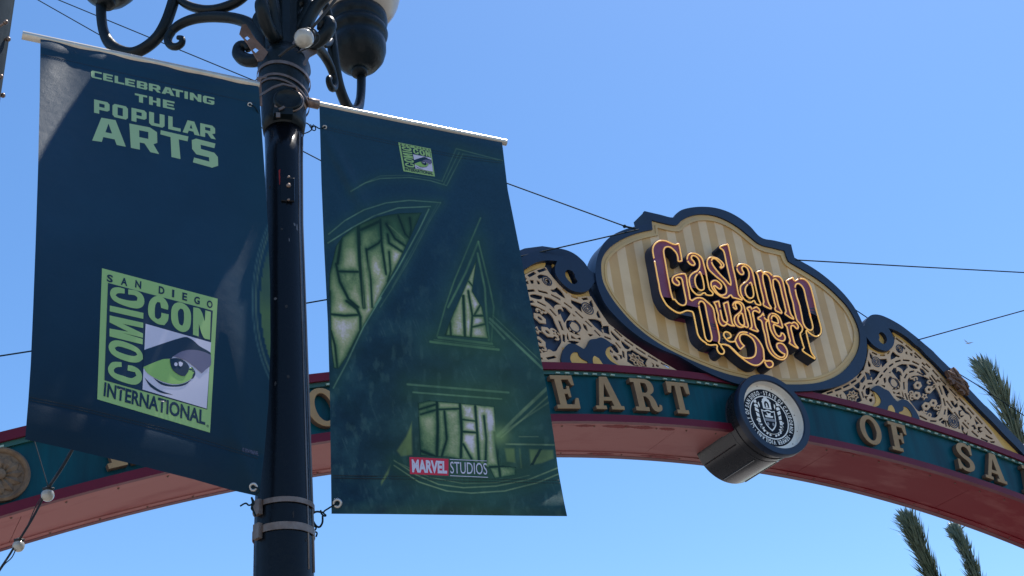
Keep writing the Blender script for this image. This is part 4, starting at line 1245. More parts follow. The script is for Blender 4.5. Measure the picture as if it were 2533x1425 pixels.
# ================================================================== banner rods
def rod(pa, pb, d, off, r, label):
    A, B = on_upright([pa, pb], d, off)
    root = empty("banner_rod", tuple(A), label, "banner rod", "banner rods clamped to the lamp post")
    v, f = tube([A, B], r, 20)
    bar = add("bar", (v, f), M['alu'], root, True)
    m = bar.modifiers.new("split", 'EDGE_SPLIT'); m.split_angle = math.radians(40)
    return root, A, B
rl, RA, RB_ = rod((640, 212), (55, 87), DL, .10, .0165, "pale metal rod whose bare end sticks out past the left banner's top corner")
rr_, RA2, RB2 = rod((740, 250), (1252, 353), DR, .03, .0150, "sunlit metal rod along the top of the right banner")
add("sleeve", tube([on_upright((752, 251), DR, .03)[0], on_upright((788, 259), DR, .03)[0]], .021, 18), M['steel'], rr_, True)

# ================================================================== printed vinyl banners
class Sheet:
    """a hanging sheet given by its four traced edges and the depth of its corners"""
    def __init__(s, top, right, bottom, left, corner_depth, wave):
        f = lambda L: (np.array(L, float), np.concatenate([[0], np.cumsum(np.linalg.norm(np.diff(np.array(L, float), axis=0), axis=1))]))
        s.E = [f(L) for L in (top, right, bottom, left)]      # top/bottom run left to right, left/right top to bottom
        s.q = [1 / t for t in corner_depth]                   # TL TR BR BL
        s.wave = wave
    def edge(s, i, t):
        P, c = s.E[i]
        return np.stack([np.interp(t * c[-1], c, P[:, k]) for k in (0, 1)], -1)
    def px(s, u, v):
        T, R_, B, L_ = s.edge(0, u), s.edge(1, v), s.edge(2, u), s.edge(3, v)
        TL, TR, BL, BR = s.E[0][0][0], s.E[0][0][-1], s.E[2][0][0], s.E[2][0][-1]
        u, v = u[..., None], v[..., None]
        return (1 - v) * T + v * B + (1 - u) * L_ + u * R_ - ((1 - u) * (1 - v) * TL + u * (1 - v) * TR + (1 - u) * v * BL + u * v * BR)
    def inv(s, p):
        p = np.atleast_2d(np.asarray(p, float))
        gu, gv = (a.ravel() for a in np.meshgrid(np.linspace(.02, .98, 25), np.linspace(.02, .98, 25)))
        gp_ = s.px(gu, gv)
        k = np.array([int(np.argmin(np.sum((gp_ - q) ** 2, 1))) for q in p])
        u, v = gu[k], gv[k]
        h = 1e-4
        for _ in range(12):
            e = s.px(u, v) - p
            du = (s.px(u + h, v) - s.px(u, v)) / h
            dv = (s.px(u, v + h) - s.px(u, v)) / h
            det = du[:, 0] * dv[:, 1] - du[:, 1] * dv[:, 0]
            u = np.clip(u - (e[:, 0] * dv[:, 1] - e[:, 1] * dv[:, 0]) / det, -.02, 1.02)
            v = np.clip(v - (du[:, 0] * e[:, 1] - du[:, 1] * e[:, 0]) / det, -.02, 1.02)
        return u, v
    def pos(s, u, v, lift=0.):
        p = s.px(u, v)
        q = (1 - u) * (1 - v) * s.q[0] + u * (1 - v) * s.q[1] + u * v * s.q[2] + (1 - u) * v * s.q[3]
        r = rays(p)
        t = 1 / q
        return EYE + r * (t - (s.wave(u, v) + lift) / np.linalg.norm(r, axis=1))[:, None]
    def grid(s, nu, nv):
        U, V = np.meshgrid(np.linspace(0, 1, nu), np.linspace(0, 1, nv))
        P = s.pos(U.ravel(), V.ravel())
        i = np.arange(nu * nv).reshape(nv, nu)
        F_ = np.stack([i[:-1, :-1].ravel(), i[1:, :-1].ravel(), i[1:, 1:].ravel(), i[:-1, 1:].ravel()], 1)
        return P, F_, s.px(U.ravel(), V.ravel()), U.ravel(), V.ravel()

def depth_of(p, d, off):
    w = on_upright(p, d, off)[0]
    r = rays(p)[0]
    return float((w - EYE) @ r / (r @ r))
def solve_corner(p, near_a, len_a, near_b, len_b, lo, hi):
    r = rays(p)[0]
    best = None
    for t in np.linspace(lo, hi, 400):
        w = EYE + r * t
        e = (np.linalg.norm(w - near_a) - len_a) ** 2 + (np.linalg.norm(w - near_b) - len_b) ** 2
        if best is None or e < best[0]: best = (e, t)
    return best[1]

def bump_(x, c, w):
    return np.exp(-((x - c) / w) ** 2)
# left banner: its loose lower corner is blown towards the street
LT_, LTR, LBR, LBL = (100, 95), (640, 214), (641, 1228), (62, 1087)
wTL, wTR, wBR = [on_upright(p, DL, .10)[0] for p in (LT_, LTR, LBR)]
tl, tr, br = [depth_of(p, DL, .10) for p in (LT_, LTR, LBR)]
bl = solve_corner(LBL, wTL, np.linalg.norm(wTR - wBR), wBR, np.linalg.norm(wTL - wTR), 3.0, 3.7)
def wave_left(u, v):
    belly = .34 * (1 - u) * v * (1 - v)          # filled by the wind below the rod
    w = .014 * np.sin(v * 5 + u * 3.0) * np.sin(np.pi * np.clip(v, 0, 1)) + .010 * np.sin(9 * u + 4 * v) * v
    w = w + .016 * np.sqrt(np.clip(1 - ((v - .0) / .055) ** 2, 0, 1)) * 0 + .018 * bump_(v, .012, .022)      # rod pocket
    w = w + .007 * bump_(v, .955, .045) - .004 * bump_(v, .90, .012)                                    # rolled bottom hem
    w = w + .020 * bump_(u - .25 * (v - .5), .82, .07) * bump_(v, .72, .22)
    w = w + .010 * bump_((1 - u) - .9 * (1.0 - v), 0, .05) * bump_(v, .90, .09) - .008 * bump_((1 - u) - .5 * (1.0 - v), 0, .03) * bump_(v, .90, .08)
    w = w + .006 * np.sin(26 * u + 5 * np.sin(3 * v)) * bump_(v, .03, .10)
    return w + belly
left_sheet = Sheet([LT_, (235, 125), (400, 162), (530, 192), LTR],
                   [LTR, (646, 300), (655, 430), (663, 560), (668, 700), (669, 850), (664, 1000), (654, 1120), LBR],
                   [LBL, (180, 1113), (330, 1148), (480, 1186), (570, 1212), LBR],
                   [LT_, (98, 250), (94, 420), (88, 600), (82, 760), (76, 900), (70, 990), LBL], (tl, tr, br, bl), wave_left)
# right banner
RTL, RTR, RBR, RBL = (790, 262), (1242, 352), (1403, 1277), (820, 1271)
wTL, wTR, wBL = [on_upright(p, DR, .03)[0] for p in (RTL, RTR, RBL)]
tl2, tr2, bl2 = [depth_of(p, DR, .03) for p in (RTL, RTR, RBL)]
br2 = solve_corner(RBR, wTR, np.linalg.norm(wTL - wBL), wBL, np.linalg.norm(wTL - wTR) * 1.03, 3.2, 4.6)
def wave_right(u, v):
    w = .012 * np.sin(v * 6 + 1.2 * u) * np.sin(np.pi * np.clip(v, 0, 1)) + .008 * np.sin(7 * u - 3 * v) * v
    w = w + .018 * bump_(v, .012, .022)
    w = w + .018 * bump_(v, .975, .03)
    w = w + .022 * bump_((u - .02) - 1.1 * (v - .06), 0, .045) * bump_(v, .13, .09) - .016 * bump_((u - .02) - .75 * (v - .06), 0, .05) * bump_(v, .16, .1)
    return w
right_sheet = Sheet([RTL, (905, 286), (1020, 309), (1130, 331), RTR],
                    [RTR, (1256, 470), (1282, 600), (1304, 710), (1328, 830), (1352, 960), (1370, 1080), (1381, 1165), (1389, 1208), (1396, 1245), RBR],
                    [RBL, (960, 1272), (1120, 1274), (1280, 1276), RBR],
                    [RTL, (795, 450), (802, 620), (811, 800), (816, 980), (818, 1120), RBL], (tl2, tr2, br2, bl2), wave_right)

# ---- printed artwork and overall tone: colours per point of the sheet
def seg_dist(P, L):
    d = np.full(len(P), 1e9)
    L = np.array(L, float)
    for a, b in zip(L[:-1], L[1:]):
        ab = b - a
        t = np.clip(((P - a) @ ab) / (ab @ ab + 1e-9), 0, 1)
        d = np.minimum(d, np.linalg.norm(P - (a + t[:, None] * ab), axis=1))
    return d
def inside(P, L):
    L = np.array(L, float)
    x, y = P[:, 0], P[:, 1]
    r = np.zeros(len(P), bool)
    j = len(L) - 1
    for i in range(len(L)):
        xi, yi, xj, yj = *L[i], *L[j]
        r ^= ((yi > y) != (yj > y)) & (x < (xj - xi) * (y - yi) / (yj - yi + 1e-12) + xi)
        j = i
    return r
def vnoise(P, s, seed):
    g = np.random.default_rng(seed).random((64, 64))
    q = P / s
    i = np.floor(q).astype(int)
    f = q - i
    f = f * f * (3 - 2 * f)
    a = g[i[:, 1] % 64, i[:, 0] % 64]; b = g[i[:, 1] % 64, (i[:, 0] + 1) % 64]
    c_ = g[(i[:, 1] + 1) % 64, i[:, 0] % 64]; d = g[(i[:, 1] + 1) % 64, (i[:, 0] + 1) % 64]
    return (a * (1 - f[:, 0]) + b * f[:, 0]) * (1 - f[:, 1]) + (c_ * (1 - f[:, 0]) + d * f[:, 0]) * f[:, 1]
def fbm(P, s, seed):
    return sum(vnoise(P, s / 2 ** k, seed + k) * .5 ** (k + 1) for k in range(5))
def blend(C, m, col):
    m = np.clip(m, 0, 1)[:, None]
    return C * (1 - m) + np.array(lin(*col)) * m

def art_left(P, U, V):
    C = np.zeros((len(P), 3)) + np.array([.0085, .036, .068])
    C *= (1.10 - .55 * np.clip((V - .45) / .5, 0, 1))[:, None]  # base tone gets darker towards the bottom
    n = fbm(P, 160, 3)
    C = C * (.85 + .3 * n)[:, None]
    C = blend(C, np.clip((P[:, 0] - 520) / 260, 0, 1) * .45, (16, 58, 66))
    R1 = np.hypot((P[:, 0] - 830) / 1.0, (P[:, 1] - 745) / 1.55)
    glow = np.clip(1 - np.abs(R1 - 178) / 26, 0, 1) * (R1 < 196)
    C = blend(C, (R1 < 186) * np.clip((P[:, 1] - 600) / 90, 0, 1) * np.clip((960 - P[:, 1]) / 80, 0, 1) * (.35 + .65 * fbm(P, 60, 9)) * .8, (92, 120, 70))
    C = blend(C, np.clip(1 - np.abs(R1 - 197) / 3.0, 0, 1) * .35, (120, 150, 120))
    C = blend(C, np.clip(1 - np.abs(R1 - 205) / 2.5, 0, 1) * .3, (110, 150, 140))
    return C
RB1, RB2_ = crop(780, 240, 2.740), crop(800, 720, 2.4565)
def art_right(P, U, V):
    C = np.zeros((len(P), 3)) + np.array([.0120, .044, .074])
    n = fbm(P, 150, 21); n2 = fbm(P, 58, 33); n3 = fbm(P * [1.0, .45] + [P[:, 1].mean(), 0], 14, 47); n4 = vnoise(P, 2.6, 61)
    C *= (1.10 - .45 * V)[:, None]
    low_ = np.clip((V - .18) * 2.0, 0, 1)
    # brushed, chipped stone: cloudy lights, dark pits, fine scratches
    C = blend(C, np.clip((n - .44) * 6, 0, 1) * .34 * low_, (40, 82, 86))
    C = blend(C, np.clip((n2 - .50) * 6, 0, 1) * .20 * low_, (62, 102, 104))
    C = blend(C, np.clip((.45 - n2) * 6, 0, 1) * .40 * low_, (6, 28, 40))
    C = blend(C, np.clip((n3 - .58) * 6, 0, 1) * .20 * low_, (92, 126, 118))
    scr = vnoise(P @ np.array([[.35, -.9], [.94, .34]]) / [9.0, 1.0], 3.0, 83)
    C = blend(C, np.clip((scr - .78) * 6, 0, 1) * np.clip((n2 - .40) * 4, 0, 1) * .16 * low_, (110, 140, 134))
    C *= (.90 + .20 * n4)[:, None]
    sd = lambda L: seg_dist(P, L)
    wear = np.clip(.75 + 1.0 * (n2 - .45), .4, 1) * np.clip(.85 + .9 * (n3 - .5), .55, 1)
    def bevel(C, L, w, a, col=(112, 150, 122)):
        d = sd(L)
        C = blend(C, np.exp(-(d / (w * 3.2 + 3)) ** 2) * .30 * a, (8, 30, 38))
        C = blend(C, np.exp(-(d / (w * 6 + 8)) ** 2) * .16 * a, (62, 104, 82))
        return blend(C, np.clip((w / 2 + 1.1 - d) / 1.4, 0, 1) * wear * a, col)
    keys = np.array([0, .25, .5, .75, 1.0])
    cols = np.array([lin(14, 40, 38), lin(58, 90, 66), lin(116, 138, 96), lin(166, 168, 132), lin(206, 196, 204)])
    def glow(C, mask, bars, lum, soft=7.0):
        """leaded glass lit from behind: pale where the light is strong, green and dark towards the leads and the rim"""
        dm = np.full(len(P), 1e9)
        pane = np.zeros(len(P))
        for i, (L, w) in enumerate(bars):
            dm = np.minimum(dm, np.maximum(sd(L) - w * .28, 0))
        body = 1 - np.exp(-(dm / soft) ** 1.1)
        mott = .78 + .9 * (n2 - .45) + .35 * (n3 - .5) + .16 * (n4 - .5)
        v_ = np.clip(1.18 * lum * (.32 + .70 * body) * mott * np.clip(.18 + dm / 2.2, 0, 1), 0, 1)
        col = np.stack([np.interp(v_, keys, cols[:, k]) for k in range(3)], 1)
        m_ = (mask * 1.0)[:, None]
        return C * (1 - m_) + col * m_
    ring = lambda x, y, r, sy=1.0: np.exp(-(np.hypot(P[:, 0] - x, (P[:, 1] - y) / sy) / r) ** 2)
    # ---- curved window at the upper left
    win = RB1([(140,1010),(180,950),(280,870),(420,812),(560,788),(722,782),(640,960),(560,1130),(480,1280),(400,1425)]) + RB2_([(370,0),(250,205),(150,390),(95,470),(62,470),(45,330),(42,150),(40,0)]) + RB1([(90,1425),(95,1200)])
    m = inside(P, win)
    bars = [(win + [win[0]], 3), (RB1([(290,840),(300,1100),(330,1425)]), 11), (RB1([(440,830),(450,1000),(480,1200)]), 5), (RB1([(345,1030),(375,1240),(385,1425)]), 5), (RB1([(140,1130),(165,1250),(225,1370),(290,1425)]) + RB2_([(140,60),(205,110)]), 6), (RB1([(150,1182),(290,1185)]), 5), (RB1([(345,1040),(430,990),(450,960)]), 5), (RB1([(480,860),(540,960),(610,1010)]), 5), (RB1([(490,930),(500,990),(590,1050)]), 5), (RB1([(560,800),(610,930),(640,960)]), 4), (RB1([(640,820),(650,900),(640,950)]), 5),
            (RB2_([(40,140),(130,150),(205,145)]), 6), (RB2_([(205,110),(225,160),(225,240),(150,390)]), 7), (RB2_([(45,240),(70,330),(85,470)]), 5), (RB1([(500,1050),(510,1180),(490,1250)]), 4), (RB1([(180,930),(150,1130)]), 8), (RB1([(310,900),(440,840)]), 8)]
    lum = .16 + .42 * np.clip((P[:, 1] - 520) / 260, 0, 1) + .62 * ring(930, 712, 66, 1.3) + .50 * ring(846, 828, 58, 1.2) + .34 * ring(986, 616, 42) + .22 * ring(880, 640, 46, 1.5)
    C = glow(C, m, bars, np.minimum(lum, .92 - .22 * np.clip((P[:, 1] - 760) / 60, 0, 1)))
    for L in (RB1([(310,1010),(330,1425)]), RB1([(360,1060),(372,1400)]), RB1([(470,1000),(490,1200)]), RB1([(500,870),(600,960)])):
        C = blend(C, m * np.clip((2.2 - sd(L)) / 1.6, 0, 1) * .45 * wear, (128, 156, 108))
    for L, w, a in ((RB1([(90,930),(200,838),(330,765),(480,718),(640,700),(850,716)]), 1.5, .8), (RB1([(85,990),(250,885),(400,805),(560,752),(780,742)]), 1.7, .9), (RB1([(850,716),(770,850),(650,1080),(520,1300),(440,1425)]), 1.2, .45), (RB1([(770,760),(700,905),(560,1160),(400,1420)]) + RB2_([(350,40),(240,225),(140,440),(60,590)]), 2.0, .9), (RB1([(830,720),(700,960),(520,1290)]), 1, .3),
                    (RB1([(240,640),(340,582),(440,552),(640,545),(780,567),(890,600),(1000,385)]), 1.4, .6), (RB1([(870,590),(975,375)]), 1.4, .6), (RB1([(860,570),(955,350),(1270,432)]), 1.4, .55), (RB1([(300,600),(440,535),(640,530),(780,550),(862,572)]), 1, .35), (RB1([(1000,385),(1240,430)]), 1, .3)):
        C = bevel(C, L, w, a)
    # ---- triangular window
    tri = RB1([(1095,1095)]) + RB2_([(905,0),(965,100),(1005,292),(735,270),(790,130),(840,20)])
    m = inside(P, tri)
    for L, w, a in ((RB1([(1120,820),(1040,1010),(940,1250),(880,1425)]) + RB2_([(690,275)]), 2.4, .7), (RB1([(1105,980),(1020,1190),(900,1425)]), 4, .75), (RB1([(1105,980),(1180,1280),(1210,1425)]) + RB2_([(1020,320)]), 3, .75), (RB1([(1100,1060),(1150,1300)]) + RB2_([(985,60),(1005,300)]), 4, .8), (RB2_([(700,282),(1025,322)]), 5, .95), (RB2_([(650,308),(1065,356)]), 5, .9), (RB2_([(672,296),(1040,338)]), 1.6, .5)):
        C = bevel(C, L, w, a, (104, 144, 104))
    tb_ = [(tri + [tri[0]], 2), (RB2_([(850,30),(860,280)]), 8), (RB2_([(880,0),(905,150),(985,150)]), 5), (RB2_([(905,150),(895,290)]), 5), (RB2_([(980,40),(920,140)]), 4), (RB2_([(800,60),(740,270)]), 4), (RB2_([(900,220),(985,200)]), 4), (RB2_([(770,190),(775,270)]), 4), (RB1([(1040,1250),(1130,1360)]), 2)]
    C = glow(C, m, tb_, .55 + .75 * ring(1172, 690, 60, 1.5) + .45 * ring(1140, 815, 36) + .25 * ring(1195, 800, 30), 5)
    # ---- slanting beam and ledges
    for L, w, a in ((RB2_([(1012,168),(1120,270),(1330,470)]), 5, .85), (RB2_([(1010,190),(1100,290)]), 4, .6), (RB2_([(1030,150),(1335,440)]), 1.4, .5), (RB2_([(510,567),(1125,617)]), 4, .85), (RB2_([(545,615),(1082,656)]), 3, .9)):
        C = bevel(C, L, w, a, (112, 148, 116))
    # ---- lower window
    low = RB2_([(575,680),(640,664),(1040,700),(1050,840),(1062,960),(1080,1060),(1170,1070),(1170,1120),(1040,1140),(1010,1080),(900,1035),(760,1012),(590,1000),(578,800)])
    m = inside(P, low)
    d0 = np.hypot(P[:, 0] - 1180, (P[:, 1] - 1090) / 1.2)
    C = blend(C, np.exp(-(d0 / 190) ** 2) * (1 - m) * .42, (78, 108, 52))
    lb = [(low + [low[0]], 2), (RB2_([(690,670),(695,820),(690,1000)]), 8), (RB2_([(735,730),(750,900),(720,1000)]), 5), (RB2_([(830,690),(840,850),(835,1010)]), 8), (RB2_([(850,855),(925,860)]), 5), (RB2_([(922,700),(935,870),(945,1030)]), 7), (RB2_([(975,760),(990,900),(985,1040)]), 5), (RB2_([(690,720),(830,715)]), 4), (RB2_([(580,720),(680,690)]), 4), (RB2_([(590,750),(690,720)]), 3), (RB2_([(850,930),(900,1020)]), 5), (RB2_([(590,970),(690,1010)]), 8), (RB2_([(1040,860),(1075,1130)]), 6), (RB2_([(1010,1070),(1170,1060)]), 5), (RB2_([(840,780),(920,790)]), 2)]
    C = glow(C, m, lb, .44 + .72 * ring(1196, 1046, 70, 1.3) + .26 * ring(1095, 1065, 55, 1.2) + .45 * ring(1240, 1165, 50) + .2 * ring(1140, 1000, 50))
    for L in (RB2_([(1095,950),(1165,950),(1172,1050),(1110,1040)]), RB2_([(1185,950),(1200,955),(1210,1080),(1195,1080)]), RB2_([(1245,955),(1400,960),(1405,1020),(1330,1050),(1255,1065)]), RB2_([(500,880),(540,780),(545,1000),(470,1010),(440,970)]), RB2_([(385,1090),(420,1025),(400,1110),(350,1190),(345,1160)])):
        q = inside(P, L)
        C = blend(C, q * np.clip(sd(L + [L[0]]) / 5, .1, 1) * (.25 + 1.0 * (n2 - .2)), (132, 152, 86))
    C = blend(C, inside(P, RB2_([(1310,960),(1330,960),(1275,1060),(1255,1060)])) * .9, (10, 36, 40))
    for L, w, a in ((RB2_([(1060,880),(1200,740),(1365,585)]), 7, .75), (RB2_([(1080,890),(1220,770),(1370,635)]), 3, .7), (RB2_([(1110,930),(1400,935)]), 3, .75), (RB2_([(1190,885),(1305,885)]), 1.6, .5), (RB2_([(430,1030),(560,1115),(700,1175),(850,1195),(1050,1185),(1250,1145),(1440,1068)]), 2.2, .95), (RB2_([(430,1060),(580,1160),(750,1215),(900,1228),(1100,1215),(1300,1165),(1445,1105)]), 2.2, .85), (RB2_([(460,1045),(640,1130),(850,1170),(1050,1165),(1250,1120)]), 1.2, .5), (RB2_([(1090,860),(1380,670)]), 3, .4)):
        C = bevel(C, L, w, a, (138, 160, 116))
    # spray of light where the beam meets the window
    C = blend(C, np.exp(-(np.hypot(P[:, 0] - 1236, P[:, 1] - 1078) / 22) ** 2) * .5, (150, 176, 110))
    C = blend(C, np.clip((V - .90) * 9, 0, 1) * np.clip((n2 - .5) * 4, 0, 1) * .5, (46, 84, 74))
    return C

def banner(name, sheet, art, nu, nv, label, loc):
    root = empty(name, loc, label, "banner")
    P, F_, PX, U, V = sheet.grid(nu, nv)
    me = bpy.data.meshes.new("cloth")
    me.from_pydata(P.tolist(), [], F_.tolist())
    col = me.color_attributes.new("print", 'FLOAT_COLOR', 'POINT')
    C = art(PX, U, V)
    col.data.foreach_set("color", np.concatenate([C, np.ones((len(C), 1))], 1).ravel())
    o = link("cloth", me, M['vinyl'], root, True)
    return root, o
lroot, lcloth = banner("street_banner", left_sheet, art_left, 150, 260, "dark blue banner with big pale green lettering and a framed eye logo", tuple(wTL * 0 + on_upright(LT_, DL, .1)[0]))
rroot, rcloth = banner("street_banner", right_sheet, art_right, 330, 680, "dark green banner printed with glowing stained glass windows and a red logo", tuple(on_upright(RTL, DR, .03)[0]))

# ---- flat print laid on the sheets
def bisect_px(v, f, step):
    bm = bmesh.new()
    vs_ = [bm.verts.new((x, y, 0)) for x, y in v]
    for q in f:
        try: bm.faces.new([vs_[i] for i in q])
        except ValueError: pass
    v = np.array(v)
    for ax in (0, 1):
        lo, hi = v[:, ax].min(), v[:, ax].max()
        k = math.ceil(lo / step) * step
        while k < hi:
            no = (1, 0, 0) if ax == 0 else (0, 1, 0)
            bmesh.ops.bisect_plane(bm, geom=bm.verts[:] + bm.edges[:] + bm.faces[:], dist=1e-6, plane_co=(k if ax == 0 else 0, k if ax == 1 else 0, 0), plane_no=no)
            k += step
    bm.verts.index_update()
    return [(q.co.x, q.co.y) for q in bm.verts], [tuple(x.index for x in q.verts) for q in bm.faces], bm.free()
def lay(name, sheet, shapes, mat, parent, layer, step=14):
    """shapes: list of outlines-with-holes in photograph points"""
    vf = []
    for s in shapes:
        if isinstance(s, tuple): vf.append(s)
        else:
            v, f = fill2d(s, 0)
            vf.append(([(q[0], q[1]) for q in v], f))
    v, f = join(vf)
    v, f, _ = bisect_px(v, f, step)
    u_, v_ = sheet.inv(v)
    P = sheet.pos(u_, v_, .0011 * layer)
    me = mesh_from(P, f)
    bm = bmesh.new(); bm.from_mesh(me)
    for q in bm.faces:
        q.normal_update()
        if q.normal.y > 0: q.normal_flip()
    bm.to_mesh(me); bm.free()
    return link(name, me, mat, parent, True)
def quad_map(Q):
    Q = [np.array(q, float) for q in Q]         # TL TR BR BL
    return lambda x, y: tuple((1 - y) * ((1 - x) * Q[3] + x * Q[2]) + y * ((1 - x) * Q[0] + x * Q[1]))
def text_in(s, Q, bold=.0):
    """lettering fitted into a four cornered field"""
    v, f = text2d(s, bold)
    lo, hi = v.min(0), v.max(0)
    v = (v - lo) / (hi - lo)
    m = quad_map(Q)
    return [m(x, y) for x, y in v], f

def islands(v, f):
    """split a flat mesh into its separate letters"""
    par = list(range(len(v)))
    def find(i):
        while par[i] != i:
            par[i] = par[par[i]]; i = par[i]
        return i
    for q in f:
        for i in q[1:]:
            par[find(i)] = find(q[0])
    groups = {}
    for q in f: groups.setdefault(find(q[0]), []).append(q)
    out = []
    for fs in groups.values():
        ids = sorted({i for q in fs for i in q})
        m = {a: b for b, a in enumerate(ids)}
        out.append(([v[i] for i in ids], [tuple(m[i] for i in q) for q in fs]))
    return out
def lay_each(name, sheet, shapes, mat, parent, layer, step=14):
    for s_ in shapes:
        for one in (islands(*s_) if isinstance(s_, tuple) else [s_]):
            lay(name, sheet, [one], mat, parent, layer, step)

BLK = {  # wide chamfered capitals
 'C': [[(.0,.18),(.12,0),(1,0),(1,.22),(.34,.22),(.34,.78),(1,.78),(1,1),(.12,1),(0,.82)]],
 'E': [[(0,0),(1,0),(1,.22),(.34,.22),(.34,.40),(.92,.40),(.92,.60),(.34,.60),(.34,.78),(1,.78),(1,1),(0,1)]],
 'L': [[(0,0),(1,0),(1,.24),(.35,.24),(.35,1),(0,1)]],
 'B': [[(0,0),(.88,0),(1,.14),(1,.42),(.92,.5),(1,.6),(1,.86),(.88,1),(0,1)],[(.34,.2),(.34,.41),(.68,.41),(.68,.2)],[(.34,.6),(.34,.8),(.68,.8),(.68,.6)]],
 'R': [[(0,0),(.33,0),(.33,.34),(.48,.34),(.72,0),(1.05,0),(.8,.36),(1,.44),(1,.84),(.82,1),(0,1)],[(.33,.55),(.33,.78),(.68,.78),(.68,.55)]],
 'A': [[(-.02,0),(.3,0),(.38,.22),(.68,.22),(.76,0),(1.1,0),(.74,1),(.3,1)],[(.44,.42),(.53,.74),(.62,.42)]],
 'T': [[(.33,0),(.67,0),(.67,.77),(1.02,.77),(1.02,1),(-.02,1),(-.02,.77),(.33,.77)]],
 'I': [[(0,0),(1,0),(1,1),(0,1)]],
 'N': [[(0,0),(.32,0),(.32,.52),(.72,0),(1,0),(1,1),(.68,1),(.68,.46),(.3,1),(0,1)]],
 'G': [[(0,.16),(.14,0),(.86,0),(1,.16),(1,.55),(.5,.55),(.5,.38),(.7,.38),(.7,.2),(.33,.2),(.33,.78),(1,.78),(1,1),(.14,1),(0,.84)]],
 'H': [[(0,0),(.33,0),(.33,.38),(.67,.38),(.67,0),(1,0),(1,1),(.67,1),(.67,.6),(.33,.6),(.33,1),(0,1)]],
 'P': [[(0,0),(.33,0),(.33,.3),(.85,.3),(1,.42),(1,.86),(.85,1),(0,1)],[(.33,.52),(.33,.78),(.68,.78),(.68,.52)]],
 'O': [[(0,.15),(.14,0),(.86,0),(1,.15),(1,.85),(.86,1),(.14,1),(0,.85)],[(.33,.2),(.33,.8),(.67,.8),(.67,.2)]],
 'U': [[(0,.15),(.14,0),(.86,0),(1,.15),(1,1),(.68,1),(.68,.22),(.32,.22),(.32,1),(0,1)]],
}
LT = crop(210, 160, 5.277)
def block_line(txt, spans, Q):
    Q = LT(Q)
    m = quad_map(Q)
    x0, x1 = spans[0][0], spans[-1][1]
    out = []
    for ch, (a, b) in zip(txt, spans):
        a, b = (a - x0) / (x1 - x0), (b - x0) / (x1 - x0)
        out.append([[m(a + (b - a) * x, y) for x, y in L] for L in BLK[ch]])
    return out
lay_each("printed_letter", left_sheet, block_line("CELEBRATING", [(80,220),(238,365),(388,515),(525,655),(678,815),(835,985),(1005,1155),(1142,1280),(1300,1345),(1370,1520),(1540,1690)], [(80,72),(1690,432),(1690,530),(80,166)]), M['print_pale'], lcloth, 1)
lay_each("printed_letter", left_sheet, block_line("THE", [(655,810),(838,985),(1018,1170)], [(655,372),(1170,484),(1170,592),(655,478)]), M['print_pale'], lcloth, 1)
lay_each("printed_letter", left_sheet, block_line("POPULAR", [(120,322),(360,562),(608,805),(838,1040),(1088,1250),(1280,1480),(1505,1700)], [(120,452),(1700,805),(1700,975),(120,626)]), M['print_pale'], lcloth, 1)
lay_each("printed_letter", left_sheet, [[LT(L) for L in S_] for S_ in (
    [[(215,692),(400,725),(535,1072),(415,1048),(388,975),(240,945),(220,1008),(95,990)],[(308,770),(355,900),(268,882)]],
    [[(580,768),(850,820),(942,882),(945,1020),(895,1040),(970,1168),(855,1142),(778,1028),(715,1015),(718,1110),(600,1085)],[(708,855),(828,880),(828,970),(710,945)]],
    [[(990,855),(1352,938),(1340,1000),(1225,975),(1248,1232),(1130,1205),(1118,945),(985,910)]],
    [[(1395,985),(1450,965),(1705,1030),(1690,1090),(1510,1045),(1515,1100),(1690,1150),(1735,1205),(1740,1320),(1660,1345),(1410,1275),(1425,1212),(1625,1265),(1620,1210),(1455,1170),(1400,1100)]])], M['print_pale'], lcloth, 1)

